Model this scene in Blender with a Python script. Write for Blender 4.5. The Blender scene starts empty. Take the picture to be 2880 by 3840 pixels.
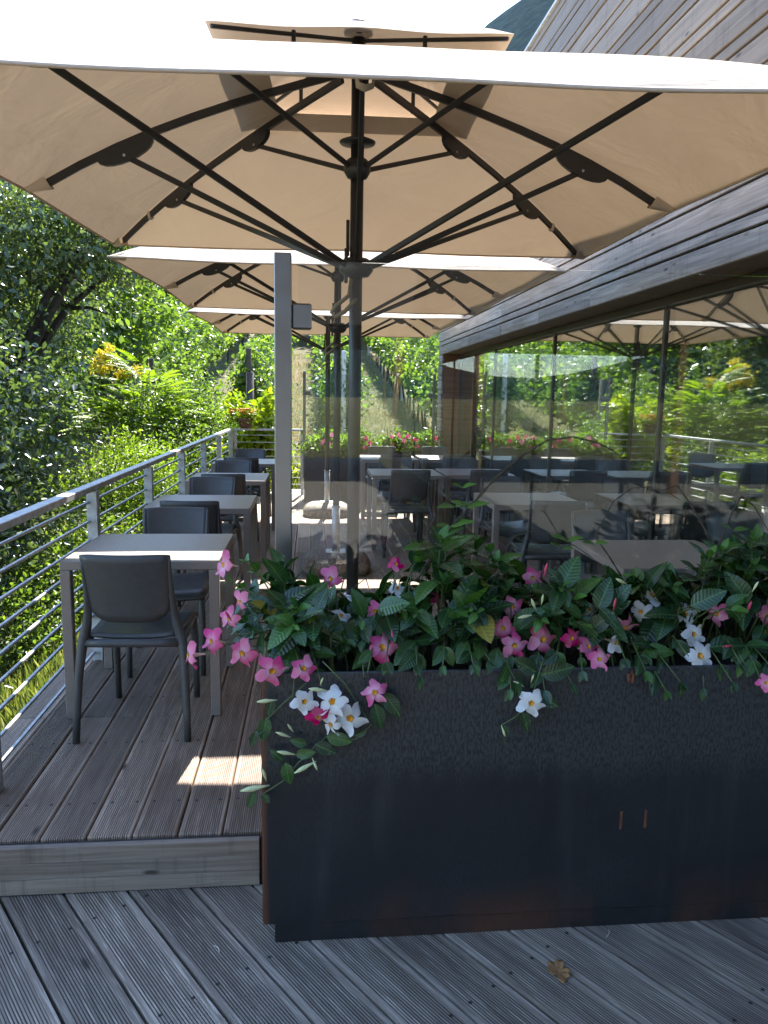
import bpy, math, random
import numpy as np
from mathutils import Matrix, Vector
R_ = math.radians
SC = bpy.context.scene
COL = SC.collection

# ------------------------------------------------------------------ camera
CAM_H = 1.49
RX = ((0.9953319, 0.0028117, 0.0964700), (-0.0949555, -0.1502024, 0.9840847), (0.0172570, -0.9886513, -0.1492343))
cd = bpy.data.cameras.new('camera'); cam = bpy.data.objects.new('camera', cd); COL.objects.link(cam)
_rt = Vector([r[0] for r in RX]); _dn = Vector([r[1] for r in RX]); _fw = Vector([r[2] for r in RX])
_m = Matrix((_rt, -_dn, -_fw)).transposed().to_4x4(); _m.translation = (0, 0, CAM_H)
cam.matrix_world = _m
cd.sensor_fit = 'HORIZONTAL'; cd.sensor_width = 36.0; cd.lens = 36.0 * 2850 / 2880
cd.clip_start = 0.05; cd.clip_end = 12000
SC.camera = cam

# ------------------------------------------------------------------ sky, sun, exposure
SUN = Vector((0.13, 0.875, 1.0)).normalized()
el = math.asin(SUN.z); az = math.atan2(SUN.x, SUN.y)
W = bpy.data.worlds.new('World'); SC.world = W; W.use_nodes = True
nt = W.node_tree; nt.nodes.clear()
sky = nt.nodes.new('ShaderNodeTexSky'); sky.sky_type = 'NISHITA'; sky.sun_disc = False
sky.sun_elevation = el; sky.sun_rotation = az; sky.altitude = 300; sky.air_density = 1.0; sky.dust_density = 0.35; sky.ozone_density = 3.0
bg = nt.nodes.new('ShaderNodeBackground'); bg.inputs[1].default_value = 0.14
wo = nt.nodes.new('ShaderNodeOutputWorld')
nt.links.new(sky.outputs[0], bg.inputs[0]); nt.links.new(bg.outputs[0], wo.inputs[0])
ld = bpy.data.lights.new('sun', 'SUN'); ld.energy = 4.1; ld.angle = R_(0.53); ld.color = (1.0, 0.95, 0.87)
lo = bpy.data.objects.new('sun', ld); COL.objects.link(lo)
lo.rotation_euler = (-SUN).to_track_quat('-Z', 'Y').to_euler(); lo.location = (3, 20, 25)
SC.view_settings.view_transform = 'Standard'; SC.view_settings.look = 'None'
SC.view_settings.exposure = 2.55; SC.view_settings.gamma = 1.0
cy = SC.cycles
cy.max_bounces = 7; cy.diffuse_bounces = 3; cy.glossy_bounces = 4; cy.transmission_bounces = 4; cy.transparent_max_bounces = 16
cy.caustics_reflective = False; cy.caustics_refractive = False
cy.use_denoising = True; cy.sample_clamp_indirect = 6.0

# ------------------------------------------------------------------ pixel helpers (photo 2880 x 3840)
def ray(x, y):
    q = ((x - 1440) / 2850.0, (y - 1920) / 2850.0, 1.0)
    return Vector([r[0]*q[0] + r[1]*q[1] + r[2]*q[2] for r in RX])
def atY(x, y, Y):
    r = ray(x, y); t = Y / r.y
    return Vector((r.x*t, Y, CAM_H + r.z*t))
def atZ(x, y, Z):
    r = ray(x, y); t = (Z - CAM_H) / r.z
    return Vector((r.x*t, r.y*t, Z))
def proj(p):
    w = (p[0], p[1], p[2] - CAM_H)
    c = [sum(w[i]*RX[i][k] for i in range(3)) for k in range(3)]
    return 1440 + 2850*c[0]/c[2], 1920 + 2850*c[1]/c[2], c[2]

# ------------------------------------------------------------------ node helpers
class NT:
    def __init__(s, name):
        s.m = bpy.data.materials.new(name); s.m.use_nodes = True
        s.t = s.m.node_tree; s.t.nodes.clear()
        s.out = s.t.nodes.new('ShaderNodeOutputMaterial')
    def n(s, typ, **kw):
        nd = s.t.nodes.new('ShaderNode' + typ)
        for k, v in kw.items():
            if k.startswith('i_'):
                key = k[2:]; key = int(key) if key.isdigit() else key.replace('_', ' ')
                nd.inputs[key].default_value = v
            else: setattr(nd, k, v)
        return nd
    def l(s, a, b): s.t.links.new(a, b); return s
    def math(s, op, a, b=None, c=None, clamp=False):
        nd = s.n('Math', operation=op, use_clamp=clamp)
        for i, v in enumerate((a, b, c)):
            if v is None: continue
            if isinstance(v, (int, float)): nd.inputs[i].default_value = v
            else: s.l(v, nd.inputs[i])
        return nd.outputs[0]
    def mix(s, f, a, b, blend='MIX'):
        nd = s.n('Mix', data_type='RGBA', blend_type=blend)
        for i, v in ((0, f), (6, a), (7, b)):
            if isinstance(v, (int, float)): nd.inputs[i].default_value = v
            elif isinstance(v, (tuple, list)): nd.inputs[i].default_value = (*v[:3], 1)
            else: s.l(v, nd.inputs[i])
        return nd.outputs[2]
    def ramp(s, f, stops):
        nd = s.n('ValToRGB'); e = nd.color_ramp.elements
        while len(e) < len(stops): e.new(0.5)
        for k, (p, c) in enumerate(stops):
            e[k].position = p; e[k].color = (c, c, c, 1) if isinstance(c, (int, float)) else (*c, 1)
        s.l(f, nd.inputs[0]); return nd.outputs[0]
    def coord(s, kind='Object', scale=(1, 1, 1), rnd=0.0):
        tc = s.n('TexCoord'); mp = s.n('Mapping'); mp.inputs['Scale'].default_value = scale
        v = tc.outputs[kind]
        s.l(v, mp.inputs[0])
        if rnd:
            oi = s.n('ObjectInfo'); cb = s.n('CombineXYZ')
            for k, mul in enumerate((rnd, rnd*1.7, rnd*0.6)): s.l(s.math('MULTIPLY', oi.outputs['Random'], mul), cb.inputs[k])
            s.l(cb.outputs[0], mp.inputs['Location'])
        return mp.outputs[0]
    def noise(s, vec, scale, detail=4, rough=0.55, dist=0.0):
        nd = s.n('TexNoise'); nd.inputs['Scale'].default_value = scale; nd.inputs['Detail'].default_value = detail
        nd.inputs['Roughness'].default_value = rough; nd.inputs['Distortion'].default_value = dist
        s.l(vec, nd.inputs['Vector']); return nd.outputs[0]
    def pbsdf(s, col=None, rough=0.5, metal=0.0, spec=0.5, bump=None, bstr=0.3, bdist=0.01):
        p = s.n('BsdfPrincipled')
        for nm, v in (('Base Color', col), ('Roughness', rough), ('Metallic', metal), ('Specular IOR Level', spec)):
            if v is None: continue
            if isinstance(v, (int, float)): p.inputs[nm].default_value = v
            elif isinstance(v, (tuple, list)): p.inputs[nm].default_value = (*v[:3], 1)
            else: s.l(v, p.inputs[nm])
        if bump is not None:
            b = s.n('Bump'); b.inputs['Strength'].default_value = bstr; b.inputs['Distance'].default_value = bdist
            s.l(bump, b.inputs['Height']); s.l(b.outputs[0], p.inputs['Normal'])
        return p
    def done(s, sh): s.l(sh if not hasattr(sh, 'outputs') else sh.outputs[0], s.out.inputs[0]); return s.m

def mat_plain(name, col, rough=0.5, metal=0.0, var=0.25, nscale=18, bstr=0.15, bdist=0.002, spec=0.5, rvar=0.15):
    t = NT(name); v = t.coord('Object', rnd=13.0)
    a = t.noise(v, nscale, 5); b = t.noise(v, nscale*7, 3)
    c = t.mix(t.ramp(a, [(0.3, 0.0), (0.7, 1.0)]), tuple(x*(1-var) for x in col), tuple(min(1, x*(1+var)) for x in col))
    r = t.math('ADD', t.math('MULTIPLY', a, rvar*2), rough - rvar)
    return t.done(t.pbsdf(c, r, metal, spec, b, bstr, bdist))

def mat_deck(name, dark, light, tip, half, grooved=True, per=0.0074):
    t = NT(name); tc = t.n('TexCoord'); oi = t.n('ObjectInfo')
    sx = t.n('SeparateXYZ'); t.l(tc.outputs['Object'], sx.inputs[0])
    v = t.coord('Object', (38, 2.2, 20), 40.0); g = t.noise(v, 1.0, 6, 0.62, 0.4)
    v2 = t.coord('Object', (160, 6, 40), 90.0); g2 = t.noise(v2, 1.0, 3, 0.6)
    v3 = t.coord('Object', (3, 1.3, 3), 25.0); big = t.noise(v3, 1.0, 3, 0.5)
    vo = t.n('TexVoronoi'); vo.inputs['Scale'].default_value = 1.0; vo.inputs['Randomness'].default_value = 1.0
    t.l(t.coord('Object', (7.5, 2.6, 1), 70.0), vo.inputs['Vector'])
    knot = t.ramp(vo.outputs['Distance'], [(0.035, 1.0), (0.10, 0.0)])
    c = t.mix(t.ramp(g, [(0.32, 0.0), (0.68, 1.0)]), dark, light)
    c = t.mix(t.math('MULTIPLY', t.ramp(g2, [(0.50, 0.0), (0.70, 1.0)]), 0.7), c, tip)
    c = t.mix(t.math('MULTIPLY', t.ramp(big, [(0.35, 0.0), (0.65, 1.0)]), 0.45), c, tuple(x*0.62 for x in dark))
    br = t.math('ADD', t.math('MULTIPLY', oi.outputs['Random'], 0.5), 0.75)
    hs = t.n('HueSaturation'); t.l(br, hs.inputs['Value']); t.l(c, hs.inputs['Color']); c = hs.outputs[0]
    c = t.mix(t.math('MULTIPLY', knot, 0.85), c, (0.018, 0.013, 0.010))
    fy = t.math('ABSOLUTE', t.math('SUBTRACT', t.math('FRACT', t.math('ADD', t.math('DIVIDE', sx.outputs[1], 0.5), 0.06)), 0.5)); fx_ = t.math('ABSOLUTE', t.math('SUBTRACT', t.math('ABSOLUTE', sx.outputs[0]), half*.6))
    sr = t.math('SQRT', t.math('ADD', t.math('POWER', t.math('MULTIPLY', fy, 0.5), 2.0), t.math('POWER', fx_, 2.0)))
    c = t.mix(t.ramp(sr, [(0.0042, 1.0), (0.0055, 0.0)]), c, (0.02, 0.018, 0.017))
    h = t.math('MULTIPLY', g2, 0.35)
    if grooved:
        ax = t.math('ABSOLUTE', sx.outputs[0])
        inside = t.math('LESS_THAN', ax, half - (0.014 if half < .08 else 0.019))
        w = t.math('SINE', t.math('MULTIPLY', sx.outputs[0], 2*math.pi/per))
        wv = t.ramp(t.math('ADD', t.math('MULTIPLY', w, 0.5), 0.5), [(0.10, 0.0), (0.55, 1.0)])
        wear = t.ramp(t.noise(t.coord('Object', (25, 5, 1), 33.0), 1.0, 4), [(0.25, 0.55), (0.5, 1.0)])
        dark_g = t.math('MULTIPLY', t.math('MULTIPLY', t.math('SUBTRACT', 1.0, wv), inside), wear)
        c = t.mix(t.math('MULTIPLY', dark_g, 0.90), c, (0.02, 0.017, 0.016))
        h = t.math('ADD', h, t.math('MULTIPLY', t.math('MULTIPLY', wv, inside), 1.0))
    return t.done(t.pbsdf(c, 0.62, 0, 0.35, h, 0.55, 0.003))

def mat_clad(name, dark, light, warm, warmth=0.4, vert=False):
    t = NT(name)
    v = t.coord('Object', (2.0, 30, 45), 40.0); g = t.noise(v, 1.0, 6, 0.62, 0.5)
    v2 = t.coord('Object', (7, 8, 140), 90.0); g2 = t.noise(v2, 1.0, 4, 0.6)
    big = t.noise(t.coord('Object', (0.7, 3, 3), 25.0), 1.0, 4, 0.55)
    vo = t.n('TexVoronoi'); vo.inputs['Scale'].default_value = 1.0
    t.l(t.coord('Object', (3.4, 1, 11.0), 70.0), vo.inputs['Vector'])
    knot = t.ramp(vo.outputs['Distance'], [(0.05, 1.0), (0.12, 0.0)])
    st = t.noise(t.coord('Object', (26, 8, 2.0), 55.0), 1.0, 4, 0.6)
    c = t.mix(t.ramp(g, [(0.33, 0.0), (0.68, 1.0)]), dark, light)
    c = t.mix(t.math('MULTIPLY', t.ramp(big, [(0.4, 0.0), (0.66, 1.0)]), warmth), c, warm)
    c = t.mix(t.math('MULTIPLY', t.ramp(st, [(0.55, 0.0), (0.72, 1.0)]), 0.35), c, tuple(x*0.4 for x in dark))
    oi = t.n('ObjectInfo'); hs = t.n('HueSaturation')
    t.l(t.math('ADD', t.math('MULTIPLY', oi.outputs['Random'], 0.5), 0.75), hs.inputs['Value']); t.l(c, hs.inputs['Color'])
    c = t.mix(t.math('MULTIPLY', knot, 0.8), hs.outputs[0], (0.02, 0.014, 0.011))
    return t.done(t.pbsdf(c, 0.65, 0, 0.3, t.math('ADD', g, t.math('MULTIPLY', g2, 0.5)), 0.4, 0.003))

def mat_steel_planter():
    t = NT('blackened_steel'); tc = t.n('TexCoord'); sx = t.n('SeparateXYZ'); t.l(tc.outputs['Object'], sx.inputs[0])
    a = t.noise(t.coord('Object', (1, 1, 1)), 3.0, 6, 0.6); f = t.noise(t.coord('Object', (150, 150, 55)), 1.0, 4, 0.7)
    d = t.noise(t.coord('Object', (9, 9, 1.2)), 1.0, 5, 0.6)
    c = t.mix(t.ramp(a, [(0.35, 0.0), (0.65, 1.0)]), (0.008, 0.009, 0.0115), (0.017, 0.0185, 0.021))
    c = t.mix(t.math('MULTIPLY', t.ramp(f, [(0.42, 1.0), (0.5, 0.0)]), 0.75), c, (0.006, 0.007, 0.009))
    c = t.mix(t.math('MULTIPLY', t.ramp(d, [(0.55, 0.0), (0.75, 1.0)]), 0.5), c, (0.036, 0.038, 0.040))
    pat = t.ramp(t.math('ADD', sx.outputs[2], t.math('ADD', t.math('MULTIPLY', t.noise(t.coord('Object', (22, 22, 1.5)), 1.0, 5, 0.65), 0.16), t.math('MULTIPLY', a, 0.10))), [(0.62, 0.0), (0.72, 1.0)])
    c = t.mix(t.math('MULTIPLY', t.math('MULTIPLY', pat, t.ramp(f, [(0.45, 0.05), (0.53, 1.0)])), 0.85), c, (0.042, 0.046, 0.046))
    run = t.ramp(t.noise(t.coord('Object', (34, 34, 0.9)), 1.0, 4, 0.6), [(0.58, 0.0), (0.68, 1.0)])
    c = t.mix(t.math('MULTIPLY', run, 0.35), c, (0.012, 0.012, 0.014))
    # rust that creeps in from the left and bottom folds
    ex = t.math('ADD', sx.outputs[0], t.math('MULTIPLY', d, 0.06))
    rl = t.ramp(ex, [(0.034, 1.0), (0.048, 0.0)])
    low = t.math('MULTIPLY', t.ramp(t.math('ADD', sx.outputs[2], t.math('MULTIPLY', a, 0.25)), [(0.16, 1.0), (0.33, 0.0)]), t.ramp(t.noise(t.coord('Object', (1.6, 1, 1)), 1.3, 4), [(0.45, 0.0), (0.62, 0.5)]))
    c = t.mix(t.math('MAXIMUM', t.math('MULTIPLY', rl, 0.9), low), c, t.mix(f, (0.075, 0.024, 0.012), (0.16, 0.062, 0.026)))
    r = t.math('ADD', t.math('MULTIPLY', f, 0.30), 0.32)
    return t.done(t.pbsdf(c, r, 0.0, 0.5, f, 0.12, 0.001))

def mat_fabric():
    t = NT('canopy_cloth')
    v = t.coord('Object', (1, 1, 1)); f = t.noise(v, 400, 2, 0.5); big = t.noise(t.coord('Object', (2.2, 2.2, 2.2)), 1.0, 4, 0.55, 0.6)
    c = t.mix(t.ramp(big, [(0.3, 0.0), (0.7, 1.0)]), (0.60, 0.50, 0.40), (0.65, 0.545, 0.435))
    h = t.math('ADD', t.math('MULTIPLY', f, 0.15), t.math('MULTIPLY', big, 3.0))
    b = t.n('Bump'); b.inputs['Strength'].default_value = 0.55; b.inputs['Distance'].default_value = 0.025; t.l(h, b.inputs['Height'])
    d = t.n('BsdfDiffuse'); tr = t.n('BsdfTranslucent'); mx = t.n('MixShader'); mx.inputs[0].default_value = 0.075
    for s in (d, tr): t.l(c, s.inputs[0]); t.l(b.outputs[0], s.inputs['Normal'])
    t.l(t.mix(1.0, c, (1.0, 0.84, 0.66), 'MULTIPLY'), tr.inputs[0])
    t.l(d.outputs[0], mx.inputs[1]); t.l(tr.outputs[0], mx.inputs[2])
    return t.done(mx)

def mat_glass(name, f0, tint=(0.93, 0.97, 0.95), power=5.0):
    t = NT(name); ge = t.n('NewGeometry'); dt = t.n('VectorMath', operation='DOT_PRODUCT')
    t.l(ge.outputs['Incoming'], dt.inputs[0]); t.l(ge.outputs['Normal'], dt.inputs[1])
    co = t.math('ABSOLUTE', dt.outputs['Value'])
    fr = t.math('ADD', t.math('MULTIPLY', t.math('POWER', t.math('SUBTRACT', 1.0, co, clamp=True), power), 1 - f0), f0, clamp=True)
    tr = t.n('BsdfTransparent'); tr.inputs[0].default_value = (*tint, 1)
    gl = t.n('BsdfGlossy'); gl.inputs['Roughness'].default_value = 0.0; gl.inputs[0].default_value = (0.98, 1.0, 0.99, 1)
    mx = t.n('MixShader'); t.l(fr, mx.inputs[0]); t.l(tr.outputs[0], mx.inputs[1]); t.l(gl.outputs[0], mx.inputs[2])
    return t.done(mx)

def mat_leaf(name, c0, c1, c2, rough=0.38, trans=0.38, tmul=(1.5, 1.7, 0.5), attr=True, spec=0.5, vein=False):
    t = NT(name)
    if attr:
        at = t.n('Attribute'); at.attribute_name = 'rnd'; f = at.outputs['Fac']
    else:
        f = t.n('ObjectInfo').outputs['Random']
    c = t.ramp(f, [(0.0, c0), (0.55, c1), (1.0, c2)])
    p = t.pbsdf(c, rough, 0, spec)
    if vein:
        tc = t.n('TexCoord'); sx = t.n('SeparateXYZ'); t.l(tc.outputs['Object'], sx.inputs[0])
        ax = t.math('ABSOLUTE', sx.outputs[0])
        w = t.math('SINE', t.math('MULTIPLY', t.math('SUBTRACT', sx.outputs[1], t.math('MULTIPLY', ax, 0.55)), 62.0))
        mid = t.ramp(ax, [(0.012, 1.0), (0.03, 0.0)])
        b = t.n('Bump'); b.inputs['Strength'].default_value = 0.16; b.inputs['Distance'].default_value = 0.01
        t.l(t.math('SUBTRACT', w, t.math('MULTIPLY', mid, 1.5)), b.inputs['Height']); t.l(b.outputs[0], p.inputs['Normal'])
        c = t.mix(t.math('MULTIPLY', mid, 0.28), c, tuple(min(1, 2.2*x + 0.02) for x in c2)); t.l(c, p.inputs['Base Color'])
    tr = t.n('BsdfTranslucent'); t.l(t.mix(1.0, c, tmul, 'MULTIPLY'), tr.inputs[0])
    mx = t.n('MixShader'); mx.inputs[0].default_value = trans
    t.l(p.outputs[0], mx.inputs[1]); t.l(tr.outputs[0], mx.inputs[2])
    return t.done(mx)

def mat_ground():
    t = NT('ground'); v = t.coord('Object')
    a = t.noise(v, 0.35, 6, 0.6); b = t.noise(v, 5.0, 5, 0.65); f = t.noise(v, 40, 3, 0.6)
    c = t.mix(t.ramp(a, [(0.42, 0.0), (0.6, 1.0)]), (0.055, 0.085, 0.022), (0.16, 0.125, 0.055))
    c = t.mix(t.math('MULTIPLY', t.ramp(b, [(0.4, 0.0), (0.62, 1.0)]), 0.75), c, (0.21, 0.165, 0.08))
    c = t.mix(t.math('MULTIPLY', t.ramp(f, [(0.35, 1.0), (0.55, 0.0)]), 0.6), c, (0.06, 0.06, 0.025))
    return t.done(t.pbsdf(c, 0.9, 0, 0.2, t.math('ADD', b, f), 0.8, 0.08))

def mat_stone():
    t = NT('pebble_concrete'); v = t.coord('Object', rnd=9.0)
    vo = t.n('TexVoronoi'); vo.inputs['Scale'].default_value = 75; t.l(v, vo.inputs['Vector'])
    a = t.noise(v, 4, 4)
    c = t.mix(t.ramp(vo.outputs['Color'], [(0.2, 0.0), (0.8, 1.0)]), (0.11, 0.078, 0.055), (0.33, 0.265, 0.20))
    c = t.mix(t.math('MULTIPLY', t.ramp(vo.outputs['Distance'], [(0.3, 0.0), (0.75, 1.0)]), 0.7), c, (0.09, 0.07, 0.055))
    c = t.mix(t.math('MULTIPLY', t.ramp(a, [(0.45, 0.0), (0.6, 1.0)]), 0.5), c, (0.28, 0.26, 0.24))
    return t.done(t.pbsdf(c, 0.75, 0, 0.3, t.math('SUBTRACT', 1.0, vo.outputs['Distance']), 0.8, 0.006))

MT = {}
MT['deck'] = mat_deck('weathered_decking', (0.235, 0.152, 0.103), (0.45, 0.325, 0.235), (0.60, 0.475, 0.365), 0.0735)
MT['deck_low'] = mat_deck('silvered_decking', (0.185, 0.142, 0.108), (0.38, 0.31, 0.243), (0.68, 0.58, 0.47), 0.0805, per=0.0086)
MT['step'] = mat_clad('step_wood', (0.135, 0.103, 0.079), (0.33, 0.27, 0.215), (0.22, 0.16, 0.113), 0.5)
MT['clad'] = mat_clad('larch_cladding', (0.12, 0.096, 0.071), (0.215, 0.178, 0.137), (0.19, 0.137, 0.09), 0.4)
MT['fascia'] = mat_clad('blackened_larch', (0.13, 0.115, 0.098), (0.44, 0.39, 0.335), (0.23, 0.185, 0.135), 0.45)
MT['redwood'] = mat_clad('larch_red', (0.15, 0.07, 0.035), (0.28, 0.14, 0.075), (0.2, 0.1, 0.06), 0.4)
MT['soffit'] = mat_clad('soffit_wood', (0.13, 0.095, 0.06), (0.22, 0.165, 0.105), (0.2, 0.13, 0.07), 0.4)
MT['steel'] = mat_steel_planter()
MT['rust'] = mat_plain('rusty_steel', (0.13, 0.05, 0.026), 0.8, 0, 0.45, 30, 0.3)
MT['dark_corten'] = mat_plain('brown_steel', (0.045, 0.028, 0.020), 0.6, 0, 0.4, 14, 0.2)
MT['galv'] = mat_plain('galvanised_steel', (0.44, 0.45, 0.45), 0.5, 0.35, 0.28, 22, 0.1)
MT['brushed'] = mat_plain('brushed_steel', (0.22, 0.22, 0.225), 0.36, 0.9, 0.08, 9, 0.05)
MT['anthracite'] = mat_plain('anthracite_paint', (0.020, 0.020, 0.021), 0.42, 0.0, 0.15, 20, 0.05)
MT['mullion'] = mat_plain('brown_frame', (0.045, 0.034, 0.028), 0.4, 0.0, 0.15, 20, 0.05)
MT['chair'] = mat_plain('grey_plastic', (0.066, 0.066, 0.066), 0.42, 0, 0.10, 30, 0.06, 0.0006)
MT['chair2'] = mat_plain('brown_grey_plastic', (0.050, 0.046, 0.045), 0.42, 0, 0.10, 30, 0.06, 0.0006)
MT['table'] = mat_plain('taupe_metal', (0.245, 0.20, 0.168), 0.40, 0.0, 0.05, 60, 0.10, 0.0006)
MT['fabric'] = mat_fabric()
MT['strap'] = mat_plain('pale_strap', (0.55, 0.50, 0.43), 0.8)
MT['handle'] = mat_plain('olive_handle', (0.17, 0.15, 0.085), 0.5)
MT['stone'] = mat_stone()
MT['glass'] = mat_glass('screen_glass', 0.045, (0.98, 0.99, 0.985))
MT['glass_far'] = mat_glass('far_screen_glass', 0.05, (0.90, 0.96, 0.93))
MT['glass_win'] = mat_glass('window_glass', 0.38, (0.82, 0.88, 0.86), 4.0)
MT['ground'] = mat_ground()
MT['soil'] = mat_plain('potting_soil', (0.022, 0.015, 0.011), 0.95, 0, 0.6, 60, 0.9, 0.02)
MT['room'] = mat_plain('room_wall', (0.42, 0.40, 0.37), 0.8)
MT['roomdark'] = mat_plain('room_dark', (0.03, 0.028, 0.026), 0.7)
MT['mleaf'] = mat_leaf('mandevilla_leaf', (0.018, 0.044, 0.017), (0.03, 0.078, 0.025), (0.065, 0.15, 0.03), 0.25, 0.25, (1.3, 1.7, 0.5), False, 0.5, True)
MT['mtip'] = mat_leaf('mandevilla_young_leaf', (0.05, 0.13, 0.022), (0.07, 0.17, 0.025), (0.10, 0.23, 0.03), 0.33, 0.3, (1.3, 1.6, 0.5), False, 0.5, True)
MT['myel'] = mat_leaf('mandevilla_yellow_leaf', (0.20, 0.19, 0.03), (0.28, 0.24, 0.04), (0.34, 0.26, 0.05), 0.35, 0.25, (1.2, 1.2, .6), False, 0.4, True)
MT['stem'] = mat_plain('green_stem', (0.075, 0.11, 0.028), 0.5)
MT['vine'] = mat_plain('woody_vine', (0.055, 0.042, 0.024), 0.8, 0, 0.4)
def mat_petal(name, base, tip):
    t = NT(name); tc = t.n('TexCoord'); le = t.n('VectorMath', operation='LENGTH'); t.l(tc.outputs['Object'], le.inputs[0])
    v = t.noise(t.coord('Object', (9, 9, 9), 5.0), 1.0, 3)
    c = t.mix(t.ramp(t.math('ADD', le.outputs['Value'], t.math('MULTIPLY', v, 0.15)), [(0.12, 0.0), (0.42, 1.0)]), base, tip)
    hs = t.n('HueSaturation'); rn_ = t.n('ObjectInfo').outputs['Random']; t.l(t.math('ADD', t.math('MULTIPLY', rn_, .35), .75), hs.inputs['Saturation']); t.l(t.math('ADD', t.math('MULTIPLY', rn_, -.2), 1.08), hs.inputs['Value']); t.l(c, hs.inputs['Color']); c = hs.outputs[0]
    d = t.pbsdf(c, 0.6, 0, 0.25); tr = t.n('BsdfTranslucent'); t.l(c, tr.inputs[0]); mx = t.n('MixShader'); mx.inputs[0].default_value = 0.35
    t.l(d.outputs[0], mx.inputs[1]); t.l(tr.outputs[0], mx.inputs[2]); return t.done(mx)
MT['pink'] = mat_petal('pink_petal', (0.88, 0.48, 0.60), (0.84, 0.145, 0.34))
MT['hot'] = mat_petal('hot_pink_petal', (0.80, 0.12, 0.34), (0.78, 0.03, 0.20))
MT['white'] = mat_petal('white_petal', (0.84, 0.82, 0.68), (0.86, 0.86, 0.85))
MT['throat'] = mat_plain('yellow_throat', (0.72, 0.33, 0.02), 0.6)
MT['tube'] = mat_plain('flower_tube', (0.72, 0.50, 0.36), 0.6)
MT['bud'] = mat_plain('pale_bud', (0.62, 0.66, 0.34), 0.6, 0, 0.15)
MT['pinkbud'] = mat_plain('pink_bud', (0.6, 0.06, 0.12), 0.55)
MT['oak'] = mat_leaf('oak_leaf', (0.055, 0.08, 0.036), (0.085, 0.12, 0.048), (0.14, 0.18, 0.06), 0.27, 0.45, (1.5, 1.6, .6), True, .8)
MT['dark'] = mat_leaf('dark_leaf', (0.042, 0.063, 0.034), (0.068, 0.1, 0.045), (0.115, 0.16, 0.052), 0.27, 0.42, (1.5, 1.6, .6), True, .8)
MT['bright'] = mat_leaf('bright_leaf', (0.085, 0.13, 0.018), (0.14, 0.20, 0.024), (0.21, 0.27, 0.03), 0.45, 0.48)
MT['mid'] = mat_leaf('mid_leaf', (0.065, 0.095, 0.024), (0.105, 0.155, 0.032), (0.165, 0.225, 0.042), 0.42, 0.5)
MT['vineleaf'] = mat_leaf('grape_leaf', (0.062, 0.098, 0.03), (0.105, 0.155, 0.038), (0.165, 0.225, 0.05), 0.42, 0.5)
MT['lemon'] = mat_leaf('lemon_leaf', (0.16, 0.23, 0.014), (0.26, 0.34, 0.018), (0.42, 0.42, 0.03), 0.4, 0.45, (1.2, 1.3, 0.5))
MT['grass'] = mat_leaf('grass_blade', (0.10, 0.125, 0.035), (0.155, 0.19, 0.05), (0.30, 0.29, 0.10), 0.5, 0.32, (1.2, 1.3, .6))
MT['drygrass'] = mat_leaf('dry_grass_blade', (0.17, 0.18, 0.05), (0.30, 0.25, 0.10), (0.42, 0.34, 0.17), 0.7, 0.3, (1, 1, .8))
MT['golden'] = mat_leaf('goldenrod', (0.5, 0.40, 0.02), (0.62, 0.52, 0.03), (0.7, 0.6, 0.05), 0.6, 0.3, (1, 1, 1))
MT['marigold'] = mat_leaf('marigold_petal', (0.65, 0.18, 0.01), (0.8, 0.32, 0.01), (0.85, 0.5, 0.02), 0.6, 0.3, (1, 1, 1))
MT['bark'] = mat_plain('bark', (0.045, 0.036, 0.028), 0.9, 0, 0.5, 25, 0.9, 0.02)
MT['post_wood'] = mat_plain('old_post_wood', (0.065, 0.05, 0.04), 0.85, 0, 0.45, 20, 0.6, 0.01)
MT['pot'] = mat_plain('clay_pot', (0.11, 0.055, 0.035), 0.7)
MT['dryleaf'] = mat_plain('dry_leaf', (0.30, 0.15, 0.055), 0.7, 0, 0.4, 40, 0.5, 0.004)
MT['forest'] = mat_plain('mountain_forest', (0.016, 0.028, 0.02), 1.0, 0, 0.7, 0.05, 1.0, 25.0, 0.0, 0.0)
MT['gravel'] = mat_plain('pale_gravel', (0.22, 0.205, 0.18), 0.9, 0, 0.25, 40, 0.6, 0.01)
MT['paving'] = mat_plain('pale_paving', (0.36, 0.33, 0.29), 0.8, 0, 0.2, 6, 0.4, 0.005)

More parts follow.
